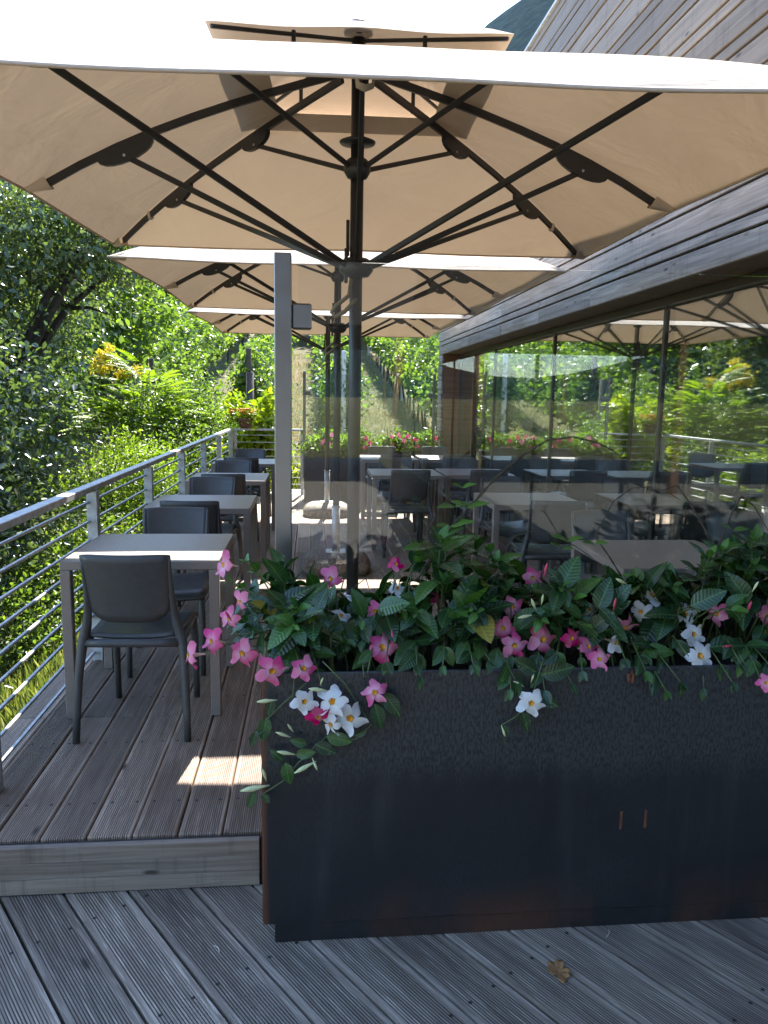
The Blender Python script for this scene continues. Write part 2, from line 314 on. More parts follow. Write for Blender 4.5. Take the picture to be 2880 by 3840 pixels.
# ------------------------------------------------------------------ mesh helpers
class MB:
    def __init__(s): s.v = []; s.f = []
    def add(s, vs, fs, M=None):
        o = len(s.v)
        s.v += [tuple(M @ Vector(v)) if M is not None else tuple(v) for v in vs]
        s.f += [tuple(i + o for i in f) for f in fs]; return s
    def box(s, x0, x1, y0, y1, z0, z1, M=None):
        vs = [(x, y, z) for z in (z0, z1) for y in (y0, y1) for x in (x0, x1)]
        return s.add(vs, [(0, 2, 3, 1), (4, 5, 7, 6), (0, 1, 5, 4), (2, 6, 7, 3), (0, 4, 6, 2), (1, 3, 7, 5)], M)
    def cbox(s, x0, x1, y0, y1, z0, z1, b=0.004, M=None):
        # box with chamfered edges
        vs = []; fs = []
        cx, cyy, cz = (x0+x1)/2, (y0+y1)/2, (z0+z1)/2; hx, hy, hz = (x1-x0)/2, (y1-y0)/2, (z1-z0)/2
        b = min(b, hx*.45, hy*.45, hz*.45); idx = {}
        for sx in (-1, 1):
            for sy in (-1, 1):
                for sz in (-1, 1):
                    for k in range(3):
                        h = [hx - b, hy - b, hz - b]; h[k] += b
                        idx[(sx, sy, sz, k)] = len(vs); vs.append((cx+sx*h[0], cyy+sy*h[1], cz+sz*h[2]))
        def q(pts):
            a, c, d = (Vector(vs[pts[i]]) for i in (0, 1, 2)); n = (c-a).cross(d-a)
            ctr = sum((Vector(vs[i]) for i in pts), Vector())/len(pts) - Vector((cx, cyy, cz))
            fs.append(tuple(pts if n.dot(ctr) > 0 else pts[::-1]))
        for k in range(3):
            a, c = [i for i in range(3) if i != k]
            for sg in (-1, 1):
                o = []
                for u, w in ((-1, -1), (1, -1), (1, 1), (-1, 1)):
                    t = [0, 0, 0]; t[k] = sg; t[a] = u; t[c] = w; o.append(idx[(*t, k)])
                q(o)
        for k in range(3):
            a, c = [i for i in range(3) if i != k]
            for u in (-1, 1):
                for w in (-1, 1):
                    t0 = [0]*3; t1 = [0]*3; t0[k] = -1; t1[k] = 1; t0[a] = t1[a] = u; t0[c] = t1[c] = w
                    q([idx[(*t0, a)], idx[(*t1, a)], idx[(*t1, c)], idx[(*t0, c)]])
        for sx in (-1, 1):
            for sy in (-1, 1):
                for sz in (-1, 1): q([idx[(sx, sy, sz, k)] for k in range(3)])
        return s.add(vs, fs, M)
    def tube(s, pts, rad, n=8, cap=True):
        pts = [Vector(p) for p in pts]; m = len(pts)
        if isinstance(rad, (int, float)): rad = [rad]*m
        vs = []; fs = []; up = None
        for i, p in enumerate(pts):
            t = (pts[min(i+1, m-1)] - pts[max(i-1, 0)]).normalized()
            if up is None: up = t.orthogonal().normalized()
            else:
                up = up - t*up.dot(t); up = up.normalized() if up.length > 1e-6 else t.orthogonal().normalized()
            b = t.cross(up)
            for k in range(n):
                a = 2*math.pi*k/n; vs.append(p + (up*math.cos(a) + b*math.sin(a))*rad[i])
        for i in range(m-1):
            for k in range(n): fs.append((i*n+k, i*n+(k+1) % n, (i+1)*n+(k+1) % n, (i+1)*n+k))
        if cap: fs += [tuple(range(n))[::-1], tuple((m-1)*n+k for k in range(n))]
        return s.add(vs, fs)
    def bar(s, a, b, w, h, up=(0, 0, 1), bev=0.003):
        a, b = Vector(a), Vector(b); d = b - a; L = d.length; d.normalize(); u = Vector(up); u = (u - d*u.dot(d)).normalized(); r = d.cross(u)
        M = Matrix((r, d, u)).transposed().to_4x4(); M.translation = a
        return s.cbox(-w/2, w/2, 0, L, -h/2, h/2, bev, M)
    def lathe(s, prof, n=24, M=None):
        vs = []; fs = []
        for r, z in prof:
            for k in range(n): a = 2*math.pi*k/n; vs.append((r*math.cos(a), r*math.sin(a), z))
        for i in range(len(prof)-1):
            for k in range(n): fs.append((i*n+k, i*n+(k+1) % n, (i+1)*n+(k+1) % n, (i+1)*n+k))
        fs += [tuple(range(n))[::-1], tuple((len(prof)-1)*n+k for k in range(n))]
        return s.add(vs, fs, M)
    def grid(s, P, thick=None):
        # P[i][j] points; with thick = vector offset for a closed shell
        a, b = len(P), len(P[0]); vs = [p for r in P for p in r]; fs = []
        for i in range(a-1):
            for j in range(b-1): fs.append((i*b+j, i*b+j+1, (i+1)*b+j+1, (i+1)*b+j))
        if thick is not None:
            n0 = len(vs); vs += [tuple(Vector(p) + (Vector(thick(p)) if callable(thick) else Vector(thick))) for p in vs]
            fs += [tuple(i + n0 for i in f[::-1]) for f in fs]
            ring = [j for j in range(b)] + [i*b+b-1 for i in range(1, a)] + [(a-1)*b+j for j in range(b-2, -1, -1)] + [i*b for i in range(a-2, 0, -1)]
            for k in range(len(ring)):
                p, q = ring[k], ring[(k+1) % len(ring)]; fs.append((q, p, p+n0, q+n0))
        return s.add(vs, fs)
    def prism(s, poly, z0, z1, M=None):
        n = len(poly); vs = [(x, y, z0) for x, y in poly] + [(x, y, z1) for x, y in poly]
        fs = [tuple(range(n))[::-1], tuple(range(n, 2*n))] + [(i, (i+1) % n, n+(i+1) % n, n+i) for i in range(n)]
        return s.add(vs, fs, M)
    def mesh(s, name, mat, smooth=False):
        me = bpy.data.meshes.new(name); me.from_pydata([tuple(v) for v in s.v], [], s.f)
        me.materials.append(mat)
        if smooth: me.polygons.foreach_set('use_smooth', [True]*len(me.polygons))
        me.update(); return me
    def build(s, name, mat, parent=None, smooth=False, loc=None, sub=0):
        me = s.mesh(name, mat, smooth)
        return link(name, me, parent, loc, sub)
def link(name, me, parent=None, loc=None, sub=0):
    o = bpy.data.objects.new(name, me); COL.objects.link(o)
    if parent: o.parent = parent
    if loc is not None: o.location = loc
    if sub:
        m = o.modifiers.new('s', 'SUBSURF'); m.levels = sub; m.render_levels = sub
    return o
def tag(o, label, cat, group=None):
    o['label'] = label; o['category'] = cat
    if group: o['group'] = group
    return o
def struct(o, label=None):
    o['kind'] = 'structure'
    if label: o['label'] = label
    return o
def empty(name, loc=(0, 0, 0), rz=0.0, parent=None):
    o = bpy.data.objects.new(name, None); COL.objects.link(o); o.location = loc; o.rotation_euler = (0, 0, rz); o.empty_display_size = 0.1
    if parent: o.parent = parent
    return o
KIDS = {}
def copy_tree(o, parent=None):
    c = o.copy(); COL.objects.link(c)
    if parent: c.parent = parent
    for ch in list(o.children): copy_tree(ch, c)
    return c

# ================================================================== SETTING: terrain
def ground_z(x, y):
    z = -0.62
    left = max(0.0, -1.5 - x); k = 1 - min(1, max(0, (y - 13)/10))
    z -= min(2.6, left*0.42)*k
    if y > 12.4: z += 0.40*min(1, (y-12.4)/1.2)
    if y > 12.5: z += 0.150*(min(y, 110) - 12.5)
    if x < -8: z += 0.05*(-8 - max(x, -60))
    return z
def axis(a, b, n0, far):
    core = list(np.linspace(a, b, n0)); out = []
    d = 4.0; v = b
    while v < far: v += d; d *= 1.5; out.append(min(v, far))
    neg = []; d = 4.0; v = a
    while v > -far: v -= d; d *= 1.5; neg.append(max(v, -far))
    return neg[::-1] + core + out
gx = axis(-16, 14, 61, 4000); gy = axis(-8, 60, 91, 4000)
rg = random.Random(5)
mb = MB(); mb.grid([[(x, y, ground_z(x, y) + (rg.uniform(-.05, .05) if (y > 13 or x < -2.2) and abs(x) < 40 and y < 80 else 0)) for x in gx] for y in gy])
struct(mb.build('ground', MT['ground'], smooth=True), 'grassy sloping ground around the terrace')

# ================================================================== decks
deck = MB().box(-1.30, 2.14, 2.78, 11.55, -0.20, -0.045).box(-1.30, -0.14, 2.47, 2.78, -0.20, -0.045).build('terrace_deck', MT['roomdark'])
struct(deck, 'raised terrace deck of grooved weathered boards')
rd = random.Random(3); PW = 0.147; pitch = 0.152
plank_cache = {}
def plank_mesh(L, half, th, mat, b=0.005):
    key = (round(L, 3), half, mat.name)
    if key not in plank_cache: plank_cache[key] = MB().cbox(-half, half, 0, L, -th, 0, b).mesh('plank', mat)
    return plank_cache[key]
k = -3
while True:
    xc = -0.906 + pitch*(k + 0.5); k += 1
    if xc + PW/2 > 2.15: break
    y0 = 2.462 if xc < -0.15 else 2.80
    cuts = []
    y = y0 + rd.choice([0.55, 1.0, 1.35, 1.9, 2.4])
    while y < 11.0: cuts.append(y); y += rd.choice([2.0, 2.5, 3.0])
    ys = [y0] + cuts + [11.55]
    for a, b in zip(ys, ys[1:]):
        L = round((b - a)*20)/20
        o = link('plank', plank_mesh(b - a - 0.004, PW/2, 0.04, MT['deck']), deck, (xc + rd.uniform(-.001, .001), a + 0.002, rd.uniform(-.002, .001)))
# riser
riser = MB().box(-2.3, -0.15, 2.446, 2.46, -0.20, -0.012).build('step_riser', MT['roomdark']); struct(riser, 'weathered wooden step up to the terrace')
for z0, z1 in ((-0.176, -0.1225), (-0.1215, -0.0645), (-0.0635, -0.008)):
    L = 2.13
    link('board', MB().cbox(0, L, -0.024, 0, z0, z1, 0.0015).mesh('board', MT['step']), riser, (-2.3, 2.445 + rd.uniform(-.002, .002), 0))
# lower deck, boards running diagonally, each cut at the step
low = MB().box(-2.4, 3.2, -1.6, 2.44, -0.36, -0.225).build('lower_deck', MT['roomdark']); struct(low, 'lower deck of silvery grooved boards laid diagonally')
def clip(poly, n, d):
    out = []
    for i in range(len(poly)):
        a, b = poly[i], poly[(i+1) % len(poly)]; da = n[0]*a[0]+n[1]*a[1]-d; db = n[0]*b[0]+n[1]*b[1]-d
        if da <= 0: out.append(a)
        if (da < 0) != (db < 0) and da != db:
            t = da/(da-db); out.append((a[0]+(b[0]-a[0])*t, a[1]+(b[1]-a[1])*t))
    return out
th = R_(-55.4); dirv = (math.cos(th), math.sin(th)); nrm = (-dirv[1], dirv[0])
for i in range(-16, 16):
    s0 = 0.5289 + 0.1725*i; a, b = s0 + 0.0045, s0 + 0.1725 - 0.0055
    c = (a+b)/2; half = (b-a)/2
    P = [(nrm[0]*s + dirv[0]*t, nrm[1]*s + dirv[1]*t) for s, t in ((a, -9), (a, 9), (b, 9), (b, -9))]
    for n_, d_ in (((0, 1), 2.430), ((0, -1), 1.6), ((1, 0), 3.2), ((-1, 0), 2.4)):
        P = clip(P, n_, d_)
        if len(P) < 3: break
    if len(P) < 3: continue
    org = (nrm[0]*c, nrm[1]*c)
    loc2 = [((p[0]-org[0])*nrm[0] + (p[1]-org[1])*nrm[1], (p[0]-org[0])*dirv[0] + (p[1]-org[1])*dirv[1]) for p in P]
    loc2 = [(-x, y) for x, y in loc2]
    ar = sum(loc2[j][0]*loc2[(j+1) % len(loc2)][1] - loc2[(j+1) % len(loc2)][0]*loc2[j][1] for j in range(len(loc2)))
    if ar < 0: loc2 = loc2[::-1]
    o = MB().prism(loc2, -0.04, 0).build('plank', MT['deck_low'], low, loc=(org[0], org[1], -0.18 + rd.uniform(-.002, .001)))
    o.rotation_euler = (0, 0, math.atan2(dirv[1], dirv[0]) - math.pi/2)
# unseen pale gravel added to veil the glass and bounce light, paving past the end of the deck
struct(MB().box(-14, 1.85, -16, -1.62, -.6, -.21).build('reflector', MT['gravel']), 'added pale gravel forecourt behind the viewer')
pave = MB().box(-1.6, 2.6, 11.57, 12.5, -0.3, -0.03).build('paving', MT['paving']); struct(pave, 'pale sunlit paving behind the terrace')

# ================================================================== building
bld = empty('timber_building', (1.9, 4, 0)); tag(bld, 'timber clad building with long glass front on the right', 'building')
inv = Matrix.Translation((-1.9, -4, 0))
def bpart(mbx, name, mat, parent=bld, smooth=False):
    mbx.v = [tuple(inv @ Vector(v)) for v in mbx.v] if parent is bld else mbx.v
    return mbx.build(name, mat, parent, smooth)
YB0, YB1 = -14.0, 11.42
wall = bpart(MB().box(1.925, 2.13, YB0, YB1-.03, 2.16, 4.52).box(1.925, 2.16, 11.14, YB1-.03, -0.1, 2.16), 'wall', MT['roomdark'])
rb = random.Random(11)
BHM = {}
def board(z0, z1, y0, y1, mat, nm='board', x=1.9):
    m = MB().cbox(0, y1-y0, -0.025, 0, 0, z1-z0, 0.003).mesh('board', mat)
    o = link(nm, m, wall, (x - 1.9, y0 - 4, z0)); o.rotation_euler = (0, 0, math.pi/2)
    o.location.x += rb.uniform(-.003, .003); return o
z = 2.125; zi = 0
while z < 4.50:
    h = (0.125 if zi == 0 else 0.138) if zi % 2 == 0 else 0.064
    gap = 0.013
    y = YB0
    cuts = sorted(rb.sample([-9.1, -5.2, -2.3, 0.9, 2.3, 3.1, 4.34, 5.2, 6.4, 7.7, 8.4, 9.3], 5))
    ys = [YB0] + cuts + [YB1]
    for a, b in zip(ys, ys[1:]): board(z, min(z + h - gap, 4.53), a + .001, b - .001, MT['fascia'] if z < 2.7 else MT['clad'])
    z += h; zi += 1
# short boards of the end pier, under the beam
z = 0.0; zi = 0
while z < 2.10:
    h = 0.138 if zi % 2 == 0 else 0.064
    board(z + .004, min(z + h - .006, 2.118), 11.10, YB1, MT['fascia']); z += h; zi += 1
bpart(MB().cbox(1.875, 2.13, YB0, YB1, 4.532, 4.555, .004), 'coping', MT['galv'])
bpart(MB().cbox(1.927, 2.30, YB0, 11.12, 2.128, 2.155, .003), 'soffit', MT['soffit'])
bpart(MB().cbox(1.93, 2.35, 11.085, 11.11, 0.002, 2.126, .003), 'jamb_panel', MT['redwood'])
XG = 2.16
fr = bpart(MB().cbox(XG-.01, XG+.06, YB0, 11.08, 2.075, 2.127, .003), 'head_frame', MT['mullion'])
bpart(MB().cbox(XG-.01, XG+.06, YB0, 11.08, -0.02, 0.05, .003), 'sill_frame', MT['mullion'])
my = [-13.98] + [0.28 - 2.16*k for k in range(6, 0, -1)] + [0.28, 2.44, 4.60, 6.76, 8.97, 11.06]
for y in my: bpart(MB().cbox(XG-.003, XG+.040, y-.014, y+.014, 0.05, 2.075, .003), 'mullion', MT['mullion'])
for a, b in zip(my, my[1:]): bpart(MB().box(XG+.012, XG+.030, a+.014, b-.014, 0.05, 2.075), 'pane', MT['glass_win'])
bpart(MB().box(XG+.10, 9.0, YB0, 11.10, -0.15, -0.01), 'inside_floor', MT['room'])
bpart(MB().box(8.9, 9.0, YB0, 11.10, -0.01, 2.6), 'inside_wall', MT['room'])
bpart(MB().box(2.32, 8.9, YB0-.1, YB0, -0.01, 2.6), 'inside_wall', MT['room'])
bpart(MB().box(2.36, 8.9, 11.0, 11.10, -0.01, 2.6), 'inside_wall', MT['room'])
bpart(MB().box(2.12, 9.1, YB0, 11.12, 2.6, 2.75), 'roof', MT['roomdark'])
for y in (3.6, 7.2): bpart(MB().cbox(4.2, 4.4, y, y+.2, -0.01, 2.6, .01), 'column', MT['redwood'])
bpart(MB().cbox(4.6, 5.2, 3.9, 6.0, 0, 1.05, .01), 'counter', MT['roomdark'])
# glass balustrade on the roof edge
gl = bpart(MB().box(2.02, 2.032, YB0, YB1, 4.556, 4.70), 'balustrade_pane', MT['glass'])

# ================================================================== railing
rail = empty('railing', (-1.19, 2.79, 0)); tag(rail, 'galvanised steel railing with thin rods along the left terrace edge', 'railing')
py = [2.79 + 1.455*i for i in range(7)]
post_me = MB().cbox(-0.026, 0.026, -0.006, 0.006, -0.15, 0.955, .002).cbox(0.0265, 0.0345, -0.022, 0.03, -0.15, 0.96, .002).mesh('post', MT['galv'])
for y in py: link('post', post_me, rail, (0, y - 2.79, 0))
hr_me = MB().cbox(-0.03, 0.03, 0, 1.449, 0.0, 0.032, .003).mesh('handrail', MT['galv'])
rod_me = MB().cbox(-0.014, 0.002, 0, 1.443, -0.006, 0.006, .0025).mesh('rod', MT['galv'])
for i in range(-1, 6):
    y = 2.79 + 1.455*i
    link('handrail', hr_me, rail, (0, y - 2.79 + .003, 0.962))
    for k in range(9): link('rod', rod_me, rail, (-0.012, y - 2.79 + .006, 0.045 + 0.1062*k))
link('post', post_me, rail, (0, -1.455, 0))
# back railing behind the shrub
rail2 = empty('railing', (-1.15, 11.62, 0)); tag(rail2, 'short steel railing behind the yellow green shrub at the far corner', 'railing')
bp = MB().cbox(0, 0.05, -0.006, 0.006, -0.15, 0.96, .002).mesh('post', MT['galv'])
for x in (0.0, 1.0): link('post', bp, rail2, (x, 0, 0))
link('handrail', MB().cbox(0, 1.05, -0.03, 0.03, 0.962, 0.994, .003).mesh('handrail', MT['galv']), rail2)
r2 = MB().cbox(0, 1.05, -0.02, -0.008, -0.006, 0.006, .0025).mesh('rod', MT['galv'])
for k in range(9): link('rod', r2, rail2, (0, 0, 0.045 + .1062*k))

# ================================================================== furniture
def make_table():
    t = empty('cafe_table')
    MB().cbox(-.35, .35, -.35, .35, .700, .740, .003).build('tabletop', MT['table'], t)
    lm = MB().cbox(-.0225, .0225, -.0225, .0225, 0.0, .6995, .003).mesh('leg', MT['table'])
    for sx in (-1, 1):
        for sy in (-1, 1): link('leg', lm, t, (sx*.3275, sy*.3275, 0))
    return t
def make_chair():
    t = empty('stacking_chair'); mt = MT['chair']
    # seat: curved slab
    def seat_pt(u, v):
        w = 0.185 + 0.030*v
        x = u*w*(1 - 0.05*abs(v*2-1)**6); y = -0.205 + 0.435*v
        zz = 0.458 + 0.012*abs(u)**2.5 - 0.012*math.sin(math.pi*v) - (0.035*max(0, (v-.82)/.18)**2)
        return (x, y, zz)
    P = [[seat_pt(-1 + i/6*1.0, j/10) if False else seat_pt(-1 + 2*i/12, j/10) for i in range(13)] for j in range(11)]
    MB().grid(P, (0, 0, -0.016)).build('seat', mt, t, True)
    ap = MB()
    ap.tube([(-.205, -.20, .425), (-.12, -.222, .430), (0, -.228, .432), (.12, -.222, .430), (.205, -.20, .425)], [.020, .019, .019, .019, .020], 8)
    for s in (-1, 1): ap.tube([(s*.205, -.20, .425), (s*.20, 0, .432), (s*.185, .19, .425)], .016, 8)
    ap.tube([(-.185, .19, .425), (0, .20, .425), (.185, .19, .425)], .013, 8)
    ap.build('seat_frame', mt, t, True)
    # backrest: panel curved about the vertical, rounded lower corners
    def by(zz): return -0.205 - 0.085*((zz-.50)/.33)**1.15 if zz > .5 else -0.205
    Q = []
    for j in range(9):
        v = j/8; row = []
        for i in range(15):
            u = -1 + 2*i/14
            z0 = 0.525 + 0.050*abs(u)**5; z1 = 0.832 - 0.004*abs(u)**8
            zz = z0 + (z1-z0)*v; hw = 0.166 + 0.012*v
            row.append((u*hw, by(zz) - 0.030*(1-u*u), zz))
        Q.append(row)
    MB().grid(Q, (0, 0.013, 0)).build('backrest', mt, t, True)
    for s in (-1, 1):
        MB().tube([(s*.236, -.262, 0), (s*.232, -.25, .12), (s*.224, -.23, .28), (s*.214, -.207, .40), (s*.205, -.198, .45), (s*.190, -.200, .505), (s*.180, -.212, .57), (s*.175, -.232, .66), (s*.176, -.262, .76), (s*.178, -.280, .825)],
                  [.0155, .0165, .018, .0215, .023, .020, .0165, .0125, .0095, .007], 10).build('leg', mt, t, True)
        MB().tube([(s*.190, .235, 0), (s*.190, .228, .15), (s*.188, .215, .32), (s*.184, .197, .415), (s*.178, .18, .44)], [.0145, .016, .018, .020, .017], 10).build('leg', mt, t, True)
    return t
tb0, ch0 = make_table(), make_chair()
used = {'t': False, 'c': False}
def place_table(x, y, label, group, rz=0.0):
    t = tb0 if not used['t'] else copy_tree(tb0); used['t'] = True
    t.location = (x, y, 0); t.rotation_euler = (0, 0, rz); tag(t, label, 'table', group); return t
def place_chair(x, y, rz, label, group, mat=None):
    c = ch0 if not used['c'] else copy_tree(ch0); used['c'] = True
    c.location = (x, y, 0); c.rotation_euler = (0, 0, rz); tag(c, label, 'chair', group); return c
rf = random.Random(8)
nth = ['nearest the camera', 'second from the camera', 'third from the camera', 'farthest from the camera']
for i, (y, x) in enumerate(((3.79, -.765), (5.43, -.752), (7.10, -.745), (8.80, -.735))):
    place_table(x, y, 'taupe metal table beside the railing, ' + nth[i], 'tables along the railing')
    place_chair(x + .01, y - .345 + (0 if i == 0 else .0), rf.uniform(-.05, .05), 'dark grey plastic chair on the near side of the railing table ' + nth[i], 'chairs along the railing')
    place_chair(x - .03 + rf.uniform(-.03, .03), y + .42 + rf.uniform(-.02, .05), math.pi + rf.uniform(-.09, .09), 'dark grey plastic chair on the far side of the railing table ' + nth[i], 'chairs along the railing')
for nm, x, y, dn, df in (('window side table closest to the camera, just behind the glass screen', 1.765, 3.60, -.47, .52),
                         ('window side table in the second row', 1.665, 5.66, -.50, .42),
                         ('third row table just right of the parasol poles', .95, 7.66, -.42, .42),
                         ('third row table against the window', 1.69, 7.74, -.42, .42),
                         ('last row table just right of the parasol poles', .97, 9.56, -.42, .42),
                         ('last row table by the wooden end pier', 1.73, 9.64, -.42, .42)):
    sn = nm.split(', just')[0].replace('in the second row', 'second row').replace('just right of', 'beside')
    place_table(x, y, 'taupe metal ' + nm, 'tables along the window')
    place_chair(x + rf.uniform(-.03, .03), y + dn, rf.uniform(-.06, .06), 'grey chair on the near side of the ' + sn, 'chairs along the window')
    place_chair(x + rf.uniform(-.03, .03), y + df, math.pi + rf.uniform(-.06, .06), 'grey chair on the far side of the ' + sn, 'chairs along the window')

# ================================================================== umbrellas
A = 1.454; ZT, ZD = 2.858, 0.548
def rz_(t): return ZT - ZD*(0.71*t + 0.29*t**3)
def canopy_mesh(a, t0, prof, sag, conc, nr=14, ns=28, inset=0.0):
    m = MB()
    for s in range(4):
        ca, sa = [(1, 0), (0, 1), (-1, 0), (0, -1)][s]
        P = []
        for i in range(nr+1):
            t = t0 + (1-t0)*i/nr; row = []
            for j in range(ns+1):
                u = -1 + 2*j/ns
                k = math.sin(math.pi*u)**2
                r = a*t*(1 - conc*k*t**3 - inset*(1 - abs(u))*t**2)
                x, y = r, a*t*u
                if abs(u) < 1: x = r
                z = prof(t) - sag*k*t*t
                row.append((x*ca - y*sa, x*sa + y*ca, z))
            P.append(row)
        m.grid(P)
    return m
def make_umbrella():
    U = empty('parasol')
    c = canopy_mesh(A, 0.25, lambda t: rz_(t) + 0.026, 0.008, 0.008, inset=.034).build('canopy', MT['fabric'], U, True)
    # hem
    h = MB(); pts = []
    for s in range(4):
        ca, sa = [(1, 0), (0, 1), (-1, 0), (0, -1)][s]
        for j in range(28):
            u = -1 + 2*j/28; k = math.sin(math.pi*u)**2; x, y = A*(1 - .008*k - .034*(1 - abs(u))), A*u
            pts.append((x*ca - y*sa, x*sa + y*ca, rz_(1) + .024 - .008*k))
    h.tube(pts + [pts[0]], 0.006, 6, False).build('hem', MT['fabric'], c, True)
    cap = canopy_mesh(0.545, 0.0, lambda t: 2.995 - 0.20*(0.62*t + .38*t**3), 0.006, 0.012, 8, 16).build('vent_cap', MT['fabric'], U, True)
    MB().lathe([(0.0, 3.04), (0.04, 3.035), (0.06, 3.015), (0.06, 2.998), (0.0, 2.99)][::-1], 16).build('finial', MT['anthracite'], cap, True)
    MB().tube([(0, 0, 0.06), (0, 0, 2.97)], 0.0285, 20).build('pole', MT['anthracite'], U, True)
    pk = MB()
    for a in (45, 135, 225, 315):
        d = Vector((math.cos(R_(a)), math.sin(R_(a)), 0)); e = .545*1.41*d
        pk.bar((d*.03) + Vector((0, 0, 2.955)), e*0.97 + Vector((0, 0, 2.785)), .014, .014)
        pk.tube([d*.36 + Vector((0, 0, rz_(.25) + .01)), d*.36 + Vector((0, 0, 2.89))], .009, 6)
    pk.build('vent_frame', MT['anthracite'], cap)
    hubs = [(2.06, .075), (2.468, .058)]
    for hz, hr in hubs:
        MB().lathe([(.03, hz-.05), (hr*.75, hz-.045), (hr, hz-.02), (hr, hz+.012), (hr*.7, hz+.03), (.03, hz+.035)], 20).build('hub', MT['anthracite'], U, True)
    MB().lathe([(.03, 2.555), (.075, 2.56), (.078, 2.568), (.05, 2.58), (.03, 2.582)], 20).build('collar', MT['anthracite'], U, True)
    MB().lathe([(.03, 2.84), (.085, 2.845), (.09, 2.875), (.05, 2.89), (.03, 2.893)], 20).build('crown_hub', MT['anthracite'], U, True)
    for q in range(8):
        a = R_(45*q); d = Vector((math.cos(a), math.sin(a), 0)); R = A*(math.sqrt(2) if q % 2 else .965)
        pt = lambda t, dz=0.0: d*(R*t) + Vector((0, 0, rz_(t) + dz))
        rib = MB()
        N = 8
        for k in range(N):
            t0, t1 = .045 + (.945-.045)*k/N, .045 + (.945-.045)*(k+1)/N
            e = 0.003
            rib.bar(pt(t0, -.004), pt(t1 + e, -.004), .018, .031, (0, 0, 1), .002)
        ro = rib.build('rib', MT['anthracite'], U)
        def bracket(t, w=0.13, dep=0.055):
            f = (pt(t+.02) - pt(t-.02)).normalized(); n = Vector((0, 0, 1)); n = (n - f*n.dot(f)).normalized(); b = f.cross(n)
            pl = [(-w, 0)] + [(-w*math.cos(math.pi*k/10), -dep*math.sin(math.pi*k/10)**.8) for k in range(1, 10)] + [(w, 0)]
            M = Matrix((f, n, b)).transposed().to_4x4(); M.translation = pt(t, -.018)
            mm = MB(); mm.prism(pl[::-1], -.011, .011, M); mm.build('bracket', MT['anthracite'], ro)
            sc = MB(); 
            bo = MB().tube([pt(t, -.05) + b*.0125, pt(t, -.05) - b*.0125], .006, 8).build('bolt', MT['galv'], ro)
            return pt(t, -.05)
        ts = 0.70 if q % 2 == 0 else 0.66
        e = bracket(ts)
        MB().bar(Vector((0, 0, 2.055)) + d*.06, e, .016, .024).build('strut', MT['anthracite'], U)
        if q % 2:
            e = bracket(.335, .10, .05)
            MB().bar(Vector((0, 0, 2.463)) + d*.05, e, .014, .021).build('strut', MT['anthracite'], U)
        # pocket of cloth over the rib end
        pe = MB(); f = (pt(1) - pt(.9)).normalized(); n = Vector((0, 0, 1)); n = (n - f*n.dot(f)).normalized(); b = f.cross(n)
        p0, p1 = pt(.935 if q % 2 == 0 else .952, .018), pt(.995, .022)
        pe.grid([[p0 + b*.030, p0 + b*.024 - n*.042, p0 - n*.052, p0 - b*.024 - n*.042, p0 - b*.030], [p1 + b*.022, p1 + b*.016 - n*.012, p1 - n*.016, p1 - b*.016 - n*.012, p1 - b*.022]])
        pe.build('pocket', MT['fabric'], c, True)
        if q % 2:
            sr = MB(); M = Matrix((b, f, n)).transposed().to_4x4(); M.translation = pt(.80, -.006)
            sr.cbox(-.0125, .0125, -.012, .012, -.022, .022, .002, M).build('strap', MT['strap'], ro)
    # crank loop and cleat
    MB().tube([(-.02, -.03, 2.0), (-.03, -.045, 1.93), (-.09, -.05, 1.88), (-.105, -.05, 1.855), (-.09, -.055, 1.838), (-.05, -.055, 1.858), (-.01, -.055, 1.90), (.0, -.04, 1.915)], .0095, 8).build('crank_handle', MT['handle'], U, True)
    MB().cbox(-.052, -.036, -.03, 0, 1.985, 2.13, .003).cbox(-.045, -.03, -.012, .0, 2.1, 2.25, .002).build('cleat', MT['anthracite'], U)
    # base stone, plate and sleeve
    st = MB(); prof = [(.30, 0.0), (.325, .03), (.328, .07), (.30, .115), (.24, .148), (.12, .160), (0.02, .162)]
    n = 40; rows = []
    for r, z in prof:
        row = []
        for k in range(n+1):
            a = 2*math.pi*k/n; cc, ss = math.cos(a), math.sin(a); q = (abs(cc)**3.4 + abs(ss)**3.4)**(-1/3.4)
            row.append((r*q*cc*.92, r*q*ss*.92, z))
        rows.append(row)
    st.grid(rows); st.f = [f[::-1] for f in st.f]; st.build('base_stone', MT['stone'], U, True)
    MB().cbox(-.085, .085, -.085, .085, .160, .168, .002).build('base_plate', MT['galv'], U)
    MB().tube([(0, 0, .165), (0, 0, .56)], .0345, 18).tube([(0, 0, .56), (0, 0, .565)], .040, 18).build('sleeve', MT['galv'], U, True)
    return U
um = make_umbrella()
for i, (x, y, rz, lab) in enumerate(((.20, 3.53, -.043, 'large beige square parasol overhead, nearest the camera, on black pole'),
                                     (.22, 6.48, -.012, 'beige square parasol in the middle of the row'),
                                     (.21, 9.58, -.012, 'beige square parasol farthest down the terrace'))):
    o = um if i == 0 else copy_tree(um)
    o.location = (x, y, 0.0); o.rotation_euler = (.033 if i == 0 else .008, 0, rz); tag(o, lab, 'parasol', 'parasols in a row down the terrace')

